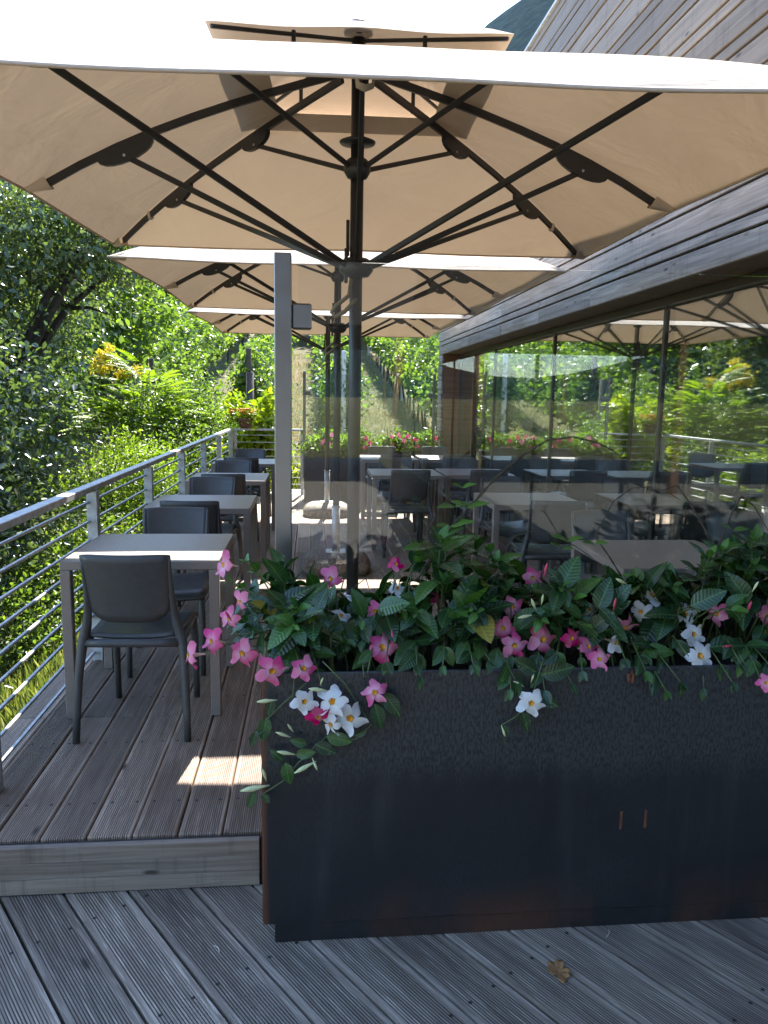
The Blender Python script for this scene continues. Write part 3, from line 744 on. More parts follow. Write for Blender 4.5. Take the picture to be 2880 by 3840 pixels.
# ================================================================== wind screen in front
ws = empty('glass_windscreen', (-.095, 2.70, 0)); tag(ws, 'clear glass windscreen on steel post behind the big planter', 'windscreen')
MB().cbox(-.029, .029, -.029, .029, 0, 1.965, .003).build('post', MT['brushed'], ws)
MB().cbox(.0295, .098, -.022, .022, 1.715, 1.802, .006).build('clamp', MT['brushed'], ws)
MB().cbox(.0295, .098, -.022, .022, .55, .637, .006).build('clamp', MT['brushed'], ws)
MB().box(.052, 2.20, -.006, .006, .32, 1.945).build('pane', MT['glass'], ws)
fs = empty('glass_windscreen', (-.09, 11.15, 0)); tag(fs, 'low glass windscreen on steel posts above the far planter', 'windscreen')
for x in (0.0, 1.89): 
    MB().cbox(x-.02, x+.02, -.02, .02, .3, 1.84, .003).build('post', MT['brushed'], fs)
    MB().cbox(x+.02, x+.09, -.015, .015, 1.5, 1.56, .003).build('clamp', MT['brushed'], fs) if x == 0 else MB().cbox(x-.09, x-.02, -.015, .015, 1.5, 1.56, .003).build('clamp', MT['brushed'], fs)
MB().box(.05, 1.84, -.005, .005, .75, 1.80).build('pane', MT['glass_far'], fs)

# ================================================================== planters
PX0, PX1, PY0, PY1, PZ0, PZ1 = -.140, 2.11, 2.135, 2.655, -.115, .690
pl = empty('steel_planter', (PX0, PY0, -.18)); tag(pl, 'big blackened steel planter full of pink and white mandevilla', 'planter')
m = MB(); th_ = .012; W_, D_ = PX1-PX0, PY1-PY0; H0, H1 = .065, PZ1+.18
m.cbox(0, W_, 0, th_, H0, H1, .003); m.cbox(0, W_, D_-th_, D_, H0, H1, .003)
m.cbox(0, th_, th_+.0005, D_-th_-.0005, H0, H1, .003); m.cbox(W_-th_, W_, th_+.0005, D_-th_-.0005, H0, H1, .003)
m.build('body', MT['steel'], pl)
MB().cbox(.035, W_-.03, .035-.03, D_-.03, 0.0, .0645, .002).build('plinth', MT['steel'], pl)
MB().box(th_+.001, W_-th_-.001, th_+.001, D_-th_-.001, .40, H1-.055).build('soil', MT['soil'], pl)
MB().cbox(-.002, .0, .002, D_, H0+.01, H1-.01, .0005).build('rusty_edge', MT['rust'], pl)
for px_, py_ in ((2328, 3075), (2420, 3070)):
    p = atY(px_, py_, PY0); MB().cbox(-.004, .004, -.0025, .001, -.030, .030, .001).build('rust_mark', MT['rust'], pl, loc=(p.x-PX0, -.001, p.z+.18))
p = atY(2365, 2537, PY0); MB().tube([(0, -.003, .018), (.006, -.004, .006), (.004, -.004, -.018), (-.006, -.003, -.012), (-.008, -.003, .012)], .006, 6).build('rust_flake', MT['rust'], pl, loc=(p.x-PX0, 0, p.z+.18))

fp = empty('steel_planter', (-.09, 10.74, 0)); tag(fp, 'brown steel planter across the far end of the terrace', 'planter')
m = MB(); W2, D2 = 1.93, .45
m.cbox(0, W2, 0, .012, 0, .735, .003); m.cbox(0, W2, D2-.012, D2, 0, .735, .003); m.cbox(0, .012, .0125, D2-.0125, 0, .735, .003); m.cbox(W2-.012, W2, .0125, D2-.0125, 0, .735, .003)
m.build('body', MT['dark_corten'], fp)
MB().box(.013, W2-.013, .013, D2-.013, .3, .69).build('soil', MT['soil'], fp)

# ================================================================== foliage helpers
def leaf_mesh(name, P, T, N, S, mat, ratio=0.55, rnd=None, fold=0.18):
    """one leaf per row: base point P, direction T, normal N, length S"""
    n = len(P); T = T/np.linalg.norm(T, axis=1, keepdims=True)
    N = N - T*np.sum(N*T, axis=1, keepdims=True); N = N/(np.linalg.norm(N, axis=1, keepdims=True) + 1e-9); B = np.cross(T, N)
    prof = np.array([(0, 0, 0), (.5, .35, 1), (.38, .72, .9), (0, 1.0, 0), (-.38, .72, .9), (-.5, .35, 1)])
    S = S[:, None]; V = np.zeros((n, 6, 3))
    for k, (x, y, f) in enumerate(prof):
        V[:, k] = P + T*(S*y) + B*(S*x*ratio) + N*(S*(fold*ratio*f - 0.12*y*y))
    me = bpy.data.meshes.new(name); me.vertices.add(n*6); me.vertices.foreach_set('co', V.reshape(-1))
    idx = (np.arange(n)[:, None]*6 + np.array([0, 1, 2, 3, 0, 3, 4, 5])[None]).reshape(-1)
    me.loops.add(n*8); me.loops.foreach_set('vertex_index', idx)
    me.polygons.add(n*2); me.polygons.foreach_set('loop_start', np.arange(n*2)*4); me.polygons.foreach_set('loop_total', np.full(n*2, 4))
    me.materials.append(mat); me.update(calc_edges=True)
    if rnd is None: rnd = np.random.default_rng(n).random(n)
    a = me.attributes.new('rnd', 'FLOAT', 'FACE'); a.data.foreach_set('value', np.repeat(rnd, 2).astype(np.float32))
    return me
def nrm_(a): return a/(np.linalg.norm(a, axis=1, keepdims=True) + 1e-9)
def crown(lobes, n, size, g, clump=0.22, per=26, up=0.5):
    """leaves in sprays spread through ellipsoid lobes (cx,cy,cz,rx,ry,rz)"""
    lobes = np.array(lobes, float); vol = lobes[:, 3]*lobes[:, 4]*lobes[:, 5]; w = vol**0.72; w /= w.sum()
    nc = max(4, n//per); li = g.choice(len(lobes), nc, p=w)
    d = nrm_(g.normal(size=(nc, 3))); r = g.random(nc)**0.42*(0.9 + 0.22*g.random(nc))
    C = lobes[li, :3] + d*lobes[li, 3:]*r[:, None]
    ci = g.integers(0, nc, n); cl = clump*(0.6 + 0.8*g.random(nc))
    P = C[ci] + g.normal(size=(n, 3))*cl[ci][:, None]*np.array([1, 1, .7])
    out = nrm_(d[ci] + 0.25*g.normal(size=(n, 3)))
    T = nrm_(out*0.6 + g.normal(size=(n, 3))*0.7 + np.array([0, 0, -.25])); N = nrm_(g.normal(size=(n, 3))*0.55 + np.array([0, 0, up]) + out*0.35)
    S = size*(0.65 + 0.7*g.random(n)); rn = np.clip(0.35*g.random(nc)[ci] + 0.65*g.random(n), 0, 1)
    return P, T, N, S, rn
def branches(base, lobes, rg, r0=0.13, fork=0.45):
    m = MB(); b = Vector(base); top = Vector((sum(l[0] for l in lobes)/len(lobes), sum(l[1] for l in lobes)/len(lobes), sum(l[2] for l in lobes)/len(lobes)))
    f = b.lerp(top, fork) + Vector((rg.uniform(-.12, .12), rg.uniform(-.12, .12), 0))
    m.tube([b - Vector((0, 0, .3)), b, b.lerp(f, .5) + Vector((rg.uniform(-.08, .08), rg.uniform(-.08, .08), 0)), f], [r0*1.35, r0*1.1, r0*.9, r0*.75], 9)
    for l in lobes:
        for k in range(3):
            e = Vector((l[0] + rg.uniform(-.75, .75)*l[3], l[1] + rg.uniform(-.75, .75)*l[4], l[2] + rg.uniform(-.3, .75)*l[5]))
            mid = f.lerp(e, .5) + Vector((rg.uniform(-.25, .25), rg.uniform(-.25, .25), rg.uniform(.0, .3)))
            m.tube([f - (f-b)*.1, mid, e], [r0*.55, r0*.3, r0*.07], 6)
            for q in range(2):
                e2 = mid + Vector((rg.uniform(-1, 1)*l[3], rg.uniform(-1, 1)*l[4], rg.uniform(-.2, .8)*l[5]))*.7
                m.tube([mid, mid.lerp(e2, .5) + Vector((0, 0, .06)), e2], [r0*.24, r0*.14, r0*.04], 5)
    return m
def tree(name, label, cat, base, lobes, n, size, mat, seed, r0=.12, clump=.22, fork=.45, group=None, ratio=.55, per=26, up=.5):
    g = np.random.default_rng(seed); rg_ = random.Random(seed)
    root = empty(name, base); tag(root, label, cat, group)
    tm = branches(base, lobes, rg_, r0, fork); tm.v = [(v[0]-base[0], v[1]-base[1], v[2]-base[2]) for v in tm.v]
    tm.build('trunk' if r0 > .04 else 'stem', MT['bark'], root, True)
    P, T, N, S, rn = crown(lobes, n, size, g, clump, per, up)
    link('crown' if r0 > .04 else 'foliage', leaf_mesh('crown', P - np.array(base), T, N, S, mat, ratio, rn), root)
    return root
def gz(x, y): return ground_z(x, y)

# ---------------------------------------------------------------- trees left of the terrace
LT = 'trees on the slope left of the railing'
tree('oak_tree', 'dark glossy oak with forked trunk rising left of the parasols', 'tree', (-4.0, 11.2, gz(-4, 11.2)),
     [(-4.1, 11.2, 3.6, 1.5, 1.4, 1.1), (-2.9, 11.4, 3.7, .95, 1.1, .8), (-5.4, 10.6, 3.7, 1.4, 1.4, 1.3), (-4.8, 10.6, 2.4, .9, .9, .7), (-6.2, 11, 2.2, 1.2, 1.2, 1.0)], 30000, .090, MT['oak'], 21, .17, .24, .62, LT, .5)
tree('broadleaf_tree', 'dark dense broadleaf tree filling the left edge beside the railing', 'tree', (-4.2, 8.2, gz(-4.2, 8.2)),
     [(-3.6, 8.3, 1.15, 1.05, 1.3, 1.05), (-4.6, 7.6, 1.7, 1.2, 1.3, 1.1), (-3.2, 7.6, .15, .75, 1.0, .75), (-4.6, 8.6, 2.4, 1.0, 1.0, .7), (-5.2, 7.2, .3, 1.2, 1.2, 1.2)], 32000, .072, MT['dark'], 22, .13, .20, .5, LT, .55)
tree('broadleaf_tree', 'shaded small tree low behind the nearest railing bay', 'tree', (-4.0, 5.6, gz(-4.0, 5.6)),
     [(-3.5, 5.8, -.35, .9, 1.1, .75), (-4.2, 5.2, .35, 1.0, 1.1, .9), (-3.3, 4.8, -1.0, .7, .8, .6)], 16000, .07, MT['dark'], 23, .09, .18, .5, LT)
tree('oak_tree', 'oak crown seen between the first and second parasol edges', 'tree', (-6.4, 15.5, gz(-6.4, 15.5)),
     [(-6.2, 15.5, 4.2, 1.6, 1.6, 1.4), (-5.2, 16, 3.0, 1.0, 1.3, 1.1), (-7.4, 15, 4.6, 1.7, 1.6, 1.5), (-6.0, 15, 2.0, 1.2, 1.2, 1.0)], 20000, .115, MT['oak'], 24, .17, .28, .5, LT, .5)
tree('broadleaf_tree', 'tall leafy tree farther back on the left slope', 'tree', (-8.2, 14.5, gz(-8.2, 14.5)),
     [(-8, 14.5, 4.2, 2.0, 2.0, 1.8), (-7, 13, 2.2, 1.6, 1.6, 1.6), (-9.6, 14, 2.8, 2.0, 2.0, 2.0), (-7.6, 15, .2, 1.8, 1.6, 1.4)], 20000, .16, MT['oak'], 25, .2, .3, .4, LT, .5)
tree('broadleaf_tree', 'broad tree in the far left background above the shrubs', 'tree', (-7.6, 22, gz(-7.6, 22)),
     [(-7.4, 22, 4.2, 2.4, 2.2, 2.0), (-5.6, 23, 3.8, 1.6, 1.8, 1.6), (-9.8, 21.5, 4.8, 2.6, 2.2, 2.2), (-6.6, 21, 2.0, 2.0, 1.6, 1.3)], 18000, .22, MT['mid'], 26, .22, .36, .4, LT, .55)
tree('broadleaf_tree', 'hazy tree line tree at the top of the vineyard', 'tree', (-4.0, 47, gz(-4, 47)),
     [(-4, 47, 9.5, 4, 3, 2.6), (0.5, 48, 9.0, 4, 3, 2.4), (-9, 46, 9.2, 4, 3, 3)], 12000, .42, MT['mid'], 27, .3, .6, .4, LT)
tree('broadleaf_tree', 'dark tree closing the top right of the vineyard', 'tree', (6.5, 48, gz(6.5, 48)),
     [(6, 48, 9.0, 4, 3, 2.6), (11, 47, 9.4, 4.5, 3, 3), (2, 49, 9.2, 3, 3, 2.4)], 12000, .42, MT['dark'], 28, .3, .6, .4, LT)

# ---------------------------------------------------------------- shrubs
SH = 'shrubs beyond the railing'
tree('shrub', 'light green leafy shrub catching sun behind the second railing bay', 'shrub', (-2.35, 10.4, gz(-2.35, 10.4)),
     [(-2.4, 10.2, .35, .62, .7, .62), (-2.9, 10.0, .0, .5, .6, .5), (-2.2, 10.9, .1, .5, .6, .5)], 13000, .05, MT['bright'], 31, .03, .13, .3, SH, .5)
tree('shrub', 'mid green shrub low behind the third railing bay', 'shrub', (-2.4, 7.6, gz(-2.4, 7.6)),
     [(-2.45, 7.6, -.35, .5, .7, .5), (-2.4, 8.5, -.2, .5, .6, .45), (-2.5, 6.8, -.6, .45, .6, .4)], 9000, .05, MT['mid'], 32, .03, .12, .3, SH, .5)
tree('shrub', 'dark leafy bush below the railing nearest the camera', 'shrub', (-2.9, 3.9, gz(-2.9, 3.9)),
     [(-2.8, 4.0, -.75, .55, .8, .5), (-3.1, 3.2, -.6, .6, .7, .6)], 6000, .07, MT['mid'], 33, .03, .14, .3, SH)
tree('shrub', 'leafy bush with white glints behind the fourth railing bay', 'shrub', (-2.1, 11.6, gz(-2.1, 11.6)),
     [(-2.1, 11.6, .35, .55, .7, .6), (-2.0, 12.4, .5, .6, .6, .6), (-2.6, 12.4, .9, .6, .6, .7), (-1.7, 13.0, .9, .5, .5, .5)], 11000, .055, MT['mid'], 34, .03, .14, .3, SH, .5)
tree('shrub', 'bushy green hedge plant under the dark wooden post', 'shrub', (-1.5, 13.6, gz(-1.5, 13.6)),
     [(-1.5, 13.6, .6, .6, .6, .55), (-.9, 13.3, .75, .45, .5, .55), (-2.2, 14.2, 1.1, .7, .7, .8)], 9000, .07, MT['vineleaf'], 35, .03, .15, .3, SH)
# sumac like shrub of long feathery leaves
g = np.random.default_rng(41); SBx, SBy = -2.75, 13.0; sb = (SBx, SBy, gz(SBx, SBy))
root = empty('sumac_shrub', sb); tag(root, 'bright yellow green sumac shrub with feathery leaves left of the parasols', 'shrub', SH)
Ps, Ts, Ns, Ss = [], [], [], []; stm = MB(); rs = random.Random(41)
for f in range(230):
    a = rs.uniform(0, 2*math.pi); rr = rs.random()**.5
    b = Vector((SBx + math.cos(a)*rr*.85, SBy + math.sin(a)*rr*.7, 0.55 + 1.75*(1 - rr*.75)*rs.uniform(.45, 1.0)))
    d = Vector((math.cos(a)*(.5+rr), math.sin(a)*(.5+rr), rs.uniform(.15, .9))).normalized(); L = rs.uniform(.35, .55)
    side = d.cross(Vector((0, 0, 1))).normalized(); up = side.cross(d)
    for k in range(10):
        t = .15 + .85*k/9; p = b + d*(L*t) - Vector((0, 0, 1))*(.22*L*t*t)
        for s in (-1, 1):
            Ps.append(p); Ts.append(side*s + d*.55 - up*.15); Ns.append(up + Vector((rs.gauss(0, .2), rs.gauss(0, .2), 0))); Ss.append(.125*(1-.55*abs(t-.45)))
    if f % 5 == 0: stm.tube([Vector((SBx + rs.uniform(-.1, .1), SBy + rs.uniform(-.1, .1), sb[2])), b.lerp(Vector((SBx, SBy, b.z*.5)), .5), b], [.018, .012, .006], 5)
stm.v = [(v[0]-sb[0], v[1]-sb[1], v[2]-sb[2]) for v in stm.v]; stm.build('stem', MT['bark'], root, True)
link('foliage', leaf_mesh('foliage', np.array([tuple(p) for p in Ps]) - np.array(sb), np.array([tuple(p) for p in Ts]), np.array([tuple(p) for p in Ns]), np.array(Ss), MT['bright'], .30), root)
# goldenrod
gb = (-3.35, 13.4, gz(-3.35, 13.4)); root = empty('goldenrod_plant', gb); tag(root, 'tall yellow flowering goldenrod beside the sumac', 'plant')
P, T, N, S, rn = crown([(-3.35, 13.4, 2.15, .22, .2, .16), (-3.15, 13.5, 1.85, .25, .2, .14), (-3.5, 13.4, 1.95, .16, .2, .1)], 1100, .045, g, .05, 40)
link('flower_head', leaf_mesh('flower_head', P - np.array(gb), T, N, S, MT['golden'], .8, rn), root)
sm = MB()
for k in range(9): sm.tube([(rs.uniform(-.2, .2), rs.uniform(-.1, .1), 0), (rs.uniform(-.2, .2), 0, 1.6), (rs.uniform(-.3, .3), 0, 2.9)], [.008, .006, .003], 4)
sm.build('stem', MT['stem'], root)
# lemon green shrub and the marigold pot at the far corner
tree('lemon_shrub', 'yellow green large leaved shrub at the far end of the railing', 'shrub', (-.78, 11.95, -.05),
     [(-1.02, 11.85, .62, .20, .15, .42), (-.72, 11.95, .95, .16, .14, .45), (-.55, 11.9, .55, .18, .15, .5), (-1.12, 11.95, 1.3, .10, .10, .2), (-.62, 11.95, 1.42, .09, .09, .2)], 1500, .115, MT['lemon'], 51, .02, .09, .2, None, .6, 10)
pb = (-.97, 11.60, .998); root = empty('marigold_pot', pb); tag(root, 'brown pot of orange marigolds on the far railing corner', 'flower pot')
MB().lathe([(.05, 0), (.085, .01), (.115, .12), (.125, .13), (.125, .15), (.105, .15), (.10, .12), (.02, .12)], 20).build('pot', MT['pot'], root, True)
P, T, N, S, rn = crown([(pb[0], pb[1], pb[2]+.20, .17, .13, .06), (pb[0]-.15, pb[1], pb[2]+.16, .13, .1, .07)], 900, .045, g, .05, 20)
link('foliage', leaf_mesh('foliage', P - np.array(pb), T, N, S, MT['lemon'], .4, rn), root)
fm = MB()
for k in range(22):
    c = (rs.uniform(-.25, .16), rs.uniform(-.12, .08), .24 + rs.uniform(-.03, .05)); r = rs.uniform(.022, .032)
    o = MB(); o.lathe([(r*.3, -r*.5), (r*.9, -r*.35), (r, 0), (r*.8, r*.4), (r*.4, r*.55)], 9).build('bloom', MT['marigold'], root, False, c)

# ---------------------------------------------------------------- vineyard
VR = 'vine rows of the vineyard'
side = {-7.6: 'far left', -5.4: 'left of the wooden post, beyond the sumac', -3.4: 'just behind the sumac', -1.15: 'on the left side of the narrow grass path', .62: 'between the two grass paths', 2.75: 'with bare trunks right of the wide grass path', 4.6: 'behind the building end', 6.6: 'farthest right'}
for ri, (x, lab) in enumerate(side.items()):
    y0 = 14.6 if x > -2 else (17.0 if x > -6 else 19.0); y1 = 44
    if x > 4: y0 = 13.5
    base = (x, y0, gz(x, y0)); root = empty('vine_row', base); tag(root, 'trellised vine row ' + lab, 'vine row', VR)
    g = np.random.default_rng(60 + ri); n = 20000 if abs(x) < 4 else 10000
    yy = y0 + (y1 - y0)*g.random(n)**1.5; zc = np.array([gz(x, v) for v in yy])
    hh = g.random(n); bul = np.sin(np.pi*np.clip(hh, .02, 1))**.5
    hump = .18*np.sin(yy*2.3 + ri) + .12*np.sin(yy*5.1)
    xx = x + g.normal(size=n)*.20*bul; zz = zc + .75 + (1.35 + hump)*hh
    P = np.stack([xx, yy, zz], 1) + g.normal(size=(n, 3))*.05
    T = nrm_(g.normal(size=(n, 3))*.7 + np.array([0, -.1, -.4])); N = nrm_(g.normal(size=(n, 3))*.6 + np.stack([np.sign(xx - x)*.5, -.35*np.ones(n), .5*np.ones(n)], 1))
    S = (.082 + .0032*(yy - 14))*(.7 + .6*g.random(n))
    link('foliage', leaf_mesh('foliage', P - np.array(base), T, N, S, MT['vineleaf'], .85), root)
    if x > 2:
        tmz = random.Random(ri)
        for k in range(24):
            y = y0 + .4 + k*(.75 if x > 0 else 1.0)
            if y > y1: break
            zb = gz(x, y); q = [(tmz.uniform(-.05, .05), tmz.uniform(-.05, .05)) for _ in range(3)]
            MB().tube([(x - base[0] + q[0][0], y - base[1], zb - base[2] - .1), (x - base[0] + q[1][0], y - base[1] + q[1][1], zb - base[2] + .5), (x - base[0] + q[2][0], y - base[1] + q[2][1], zb - base[2] + 1.1)], [.032, .026, .022], 6).build('trunk', MT['bark'], root, True)
    pm = MB().cbox(-.045, .045, -.045, .045, -.2, 2.25, .01).mesh('post', MT['post_wood'] if x < 0 else MT['galv'])
    for k in range(4):
        y = y0 + (0 if k == 0 else 1.5) + 7.0*k
        if y < y1: link('post', pm, root, (0, y - y0, gz(x, y) - base[2]))
wp = atY(936, 1480, 13.9); o = MB().tube([(0, 0, -.3), (0, 0, .6), (.01, 0, 1.9)], [.075, .072, .068], 10).build('wooden_post', MT['post_wood'], smooth=True, loc=(wp.x, 13.9, gz(wp.x, 13.9)))
tag(o, 'dark weathered wooden post standing among the shrubs', 'post')

# ---------------------------------------------------------------- grass
def grass(name, label, n, fx, mat, hmin, hmax, seed, wid=.008):
    g = np.random.default_rng(seed); XY = fx(g, n); n = len(XY)
    z = np.array([gz(a, b) for a, b in XY]); P = np.column_stack([XY, z - .02])
    T = nrm_(np.column_stack([g.normal(size=n)*.35, g.normal(size=n)*.35, np.ones(n)])); N = nrm_(g.normal(size=(n, 3)))
    h = hmin + (hmax - hmin)*g.random(n)**1.5
    o = link(name, leaf_mesh(name, P, T, N, h, mat, .10)); o['kind'] = 'stuff'; o['label'] = label; return o
grass('grass', 'bright grass on the slope below the railing', 26000, lambda g, n: np.column_stack([-1.42 - 1.5*g.random(n)**1.2, 1.6 + 8.0*g.random(n)]), MT['grass'], .10, .32, 71)
grass('dry_grass', 'short dry grass on the vineyard paths', 30000, lambda g, n: np.column_stack([-2.4 + 7.5*g.random(n), 12.7 + 24*g.random(n)**1.6]), MT['drygrass'], .06, .16, 72)
grass('grass', 'tall green grass behind the far planter', 5000, lambda g, n: np.column_stack([-1.5 + 3.6*g.random(n), 12.55 + 1.8*g.random(n)]), MT['grass'], .12, .35, 73)

# ---------------------------------------------------------------- mandevilla
def leaf_geo(seed):
    rg_ = random.Random(seed); curl = rg_.uniform(.10, .32); fold = rg_.uniform(.06, .20); tw = rg_.uniform(-.15, .15); P = []
    for i in range(9):
        t = i/8; w = .29*(math.sin(math.pi*min(1, t**.80))**.75)*(1 - .12*t)
        if i == 8: w = .002
        if i == 0: w = .012
        P.append([(s*w + tw*t*t*.3, t, fold*abs(s)*w*1.3 - curl*t*t + .012*math.sin(9*t + 3*s)*abs(s)) for s in (-1, -.5, 0, .5, 1)])
    return MB().grid(P)
LEAF = [leaf_geo(i).mesh('leaf', MT['mleaf'], True) for i in range(6)]
LYEL = [leaf_geo(40 + i).mesh('leaf', MT['myel'], True) for i in range(2)]
LTIP = [leaf_geo(20 + i).mesh('leaf', MT['mtip'], True) for i in range(3)]
def petal_geo(seed):
    q = random.Random(seed); curl = q.uniform(.05, .20); cup = q.uniform(-.02, .05); tw = q.uniform(.02, .10); wav = q.uniform(.01, .035); P = []
    for i in range(9):
        t = i/8; r = .10 + .42*t; w = (.05 + .155*math.sin(math.pi*min(1, .08 + .66*t)))*(1 if t < .8 else 1 - 2.2*(t-.8))
        row = []
        for j in range(9):
            s = -1 + 2*j/8
            row.append((r + .055*s*t*t - .03*s*s*t, s*w + .075*t*t, cup*t - curl*t**3 + tw*s*t + wav*math.sin(4*s + 5*t)*t - .035*t*(1 - s*s)))
        P.append(row)
    return MB().grid(P)
PETS = {k: [petal_geo(i).mesh('petal', MT[k], True) for i in range(5)] for k in ('pink', 'hot', 'white')}
TUBE = MB().lathe([(.035, -.62), (.045, -.45), (.085, -.22), (.11, -.05), (.115, .0)], 12); TUBE.f = TUBE.f[:-2]; TUBE = TUBE.mesh('flower', MT['tube'], True)
THR = MB().lathe([(.028, -.12), (.06, -.03), (.098, .012)], 12); THR.f = THR.f[:-1]; THR = THR.mesh('throat', MT['throat'], True)
BUD = MB().lathe([(.02, 0), (.05, .25), (.10, .55), (.085, .75), (.02, 1.0)], 10); BUDW = BUD.mesh('bud', MT['bud'], True); BUDP = BUD.mesh('bud', MT['pinkbud'], True)
def frame(z, xhint=(1, 0, 0)):
    z = Vector(z).normalized(); x = Vector(xhint); x = x - z*x.dot(z); x = x.normalized() if x.length > 1e-4 else z.orthogonal().normalized(); y = z.cross(x)
    return Matrix((x, y, z)).transposed()
def put(name, me, parent, M3, scale, pos):
    o = bpy.data.objects.new(name, me); COL.objects.link(o); o.parent = parent
    o.matrix_parent_inverse = Matrix.Translation(-parent.location) if parent.parent is None else Matrix.Identity(4)
    o.matrix_basis = Matrix.Translation(pos) @ (M3.to_4x4()) @ Matrix.Diagonal((scale, scale, scale, 1)); return o
FLOW = []
def flower(plant, x, y, Y, kind, face, d, roll):
    """photo pixel x, y on the plane Y; face = direction the flower looks"""
    p = atY(x, y, Y); M = frame(face, (math.cos(roll), 0.2, math.sin(roll)))
    d *= rm.uniform(1.08, 1.25); f = put('flower', TUBE, plant, M, d, p)
    for k in range(5):
        o = bpy.data.objects.new('petal', rm.choice(PETS[kind])); COL.objects.link(o); o.parent = f; o.rotation_euler = (rm.uniform(-.22, .22), rm.uniform(-.25, .30), 2*math.pi*k/5 + rm.uniform(-.1, .1)); o.scale = (rm.uniform(.9, 1.1), rm.uniform(.9, 1.15), 1)
    o = bpy.data.objects.new('throat', THR); COL.objects.link(o); o.parent = f
    FLOW.append((x, y, p)); return p, M
rm = random.Random(77)
plants = []
spec = [(.02, 'leftmost mandevilla with pink blooms leaning out over the planter corner'), (.25, 'mandevilla second from the left with hanging white blooms'), (.48, 'tall mandevilla right of the black parasol pole'),
        (.72, 'mandevilla in the middle of the planter with pink blooms at the rim'), (.95, 'mandevilla right of the middle with a cluster of pink blooms'), (1.18, 'white flowering mandevilla second from the right frame edge'), (1.45, 'mandevilla at the right frame edge with tall shoots'), (1.75, 'mandevilla just outside the right picture edge')]
for x, lab in spec:
    e = empty('mandevilla_plant', (x, 2.38, .63)); tag(e, lab, 'flowering plant', 'mandevilla plants in the steel planter'); plants.append(e)
def plant_for(X): return min(plants, key=lambda e: abs(e.location.x - X))
# (px, py, kind, diameter m, face x, face z) from the photo
FL = [(838, 2118, 'pink', .066, -1.2, .1), (1239, 2170, 'pink', .068, -1.3, .15), (1484, 2115, 'hot', .05, .2, .6), (899, 2257, 'pink', .055, -.9, -.2), (858, 2319, 'pink', .055, -.7, .2), (705, 2458, 'pink', .066, -1.6, 0),
      (792, 2406, 'pink', .068, -.6, .5), (908, 2451, 'pink', .072, -.35, .15), (1021, 2517, 'pink', .078, -.1, .1), (1139, 2507, 'pink', .066, .1, .15), (1194, 2690, 'hot', .064, -.1, .0), (1433, 2427, 'pink', .078, .1, .1),
      (1405, 2292, 'hot', .062, -.2, .6), (1641, 2247, 'hot', .056, .3, .5), (1405, 2597, 'pink', .068, .15, .1), (1142, 2631, 'white', .070, -.25, .1), (1246, 2631, 'white', .072, -.05, .25), (1312, 2694, 'white', .080, .05, .05),
      (1239, 2718, 'white', .055, -.9, -.3), (1281, 2309, 'white', .052, .3, .8), (1492, 2205, 'white', .05, .5, .5), (1997, 2167, 'pink', .066, .15, .1), (1920, 2275, 'pink', .062, -.1, -.1), (1885, 2356, 'pink', .074, 0, .1),
      (1928, 2421, 'pink', .062, .1, .15), (2036, 2398, 'pink', .078, .05, .12), (2144, 2394, 'hot', .058, .05, .1), (2206, 2425, 'pink', .074, .05, .2), (2248, 2472, 'pink', .068, .3, -.2), (2345, 2352, 'pink', .070, .1, .1), (2688, 2302, 'pink', .066, -1.1, .1),
      (2445, 2232, 'white', .066, .2, .6), (2402, 2294, 'white', .062, -.6, .2), (2210, 2283, 'white', .055, .4, .5), (2310, 2410, 'white', .064, .3, -.3), (2572, 2302, 'white', .066, -.1, .4), (2603, 2379, 'white', .062, 0, .2), (2626, 2460, 'white', .082, .08, .1),
      (1993, 2637, 'white', .068, .1, .0), (2877, 2310, 'pink', .06, -.5, .2), (2874, 2560, 'pink', .05, -.2, .1)]
stems = {id(p): MB() for p in plants}; tend = {id(p): MB() for p in plants}
def sadd(plant, pts, rad, n=5):
    o = plant.location; stems[id(plant)].tube([Vector(p) - o for p in pts], rad, n)
for x, y, kind, d, fx, fz in FL:
    Y = 2.06 + min(.42, max(0, (2560 - y)*.00095)) if x > 990 else 2.18 + rm.uniform(-.04, .06)
    if y > 2560: Y = 2.075
    pp = atY(x, y, Y); pn = plant_for(pp.x)
    p, M = flower(pn, x, y, Y, kind, (fx + rm.gauss(0, .30), -1, fz + .08 + rm.gauss(0, .28)), d*rm.uniform(.86, 1.08), rm.uniform(0, 6.28))
    z = Vector((M[0][2], M[1][2], M[2][2])); b = p - z*d*.60
    root_ = Vector((max(-.05, p.x + rm.uniform(-.05, .05)), 2.33, .70))
    mid = b - z*.03 + Vector((.02 if x < 990 else 0, .02, .015))
    sadd(pn, [b + z*.004, mid, mid.lerp(root_, .5) + Vector((0, 0, .03 if y < 2560 else .06)), root_], [.0022, .002, .0024, .0028])
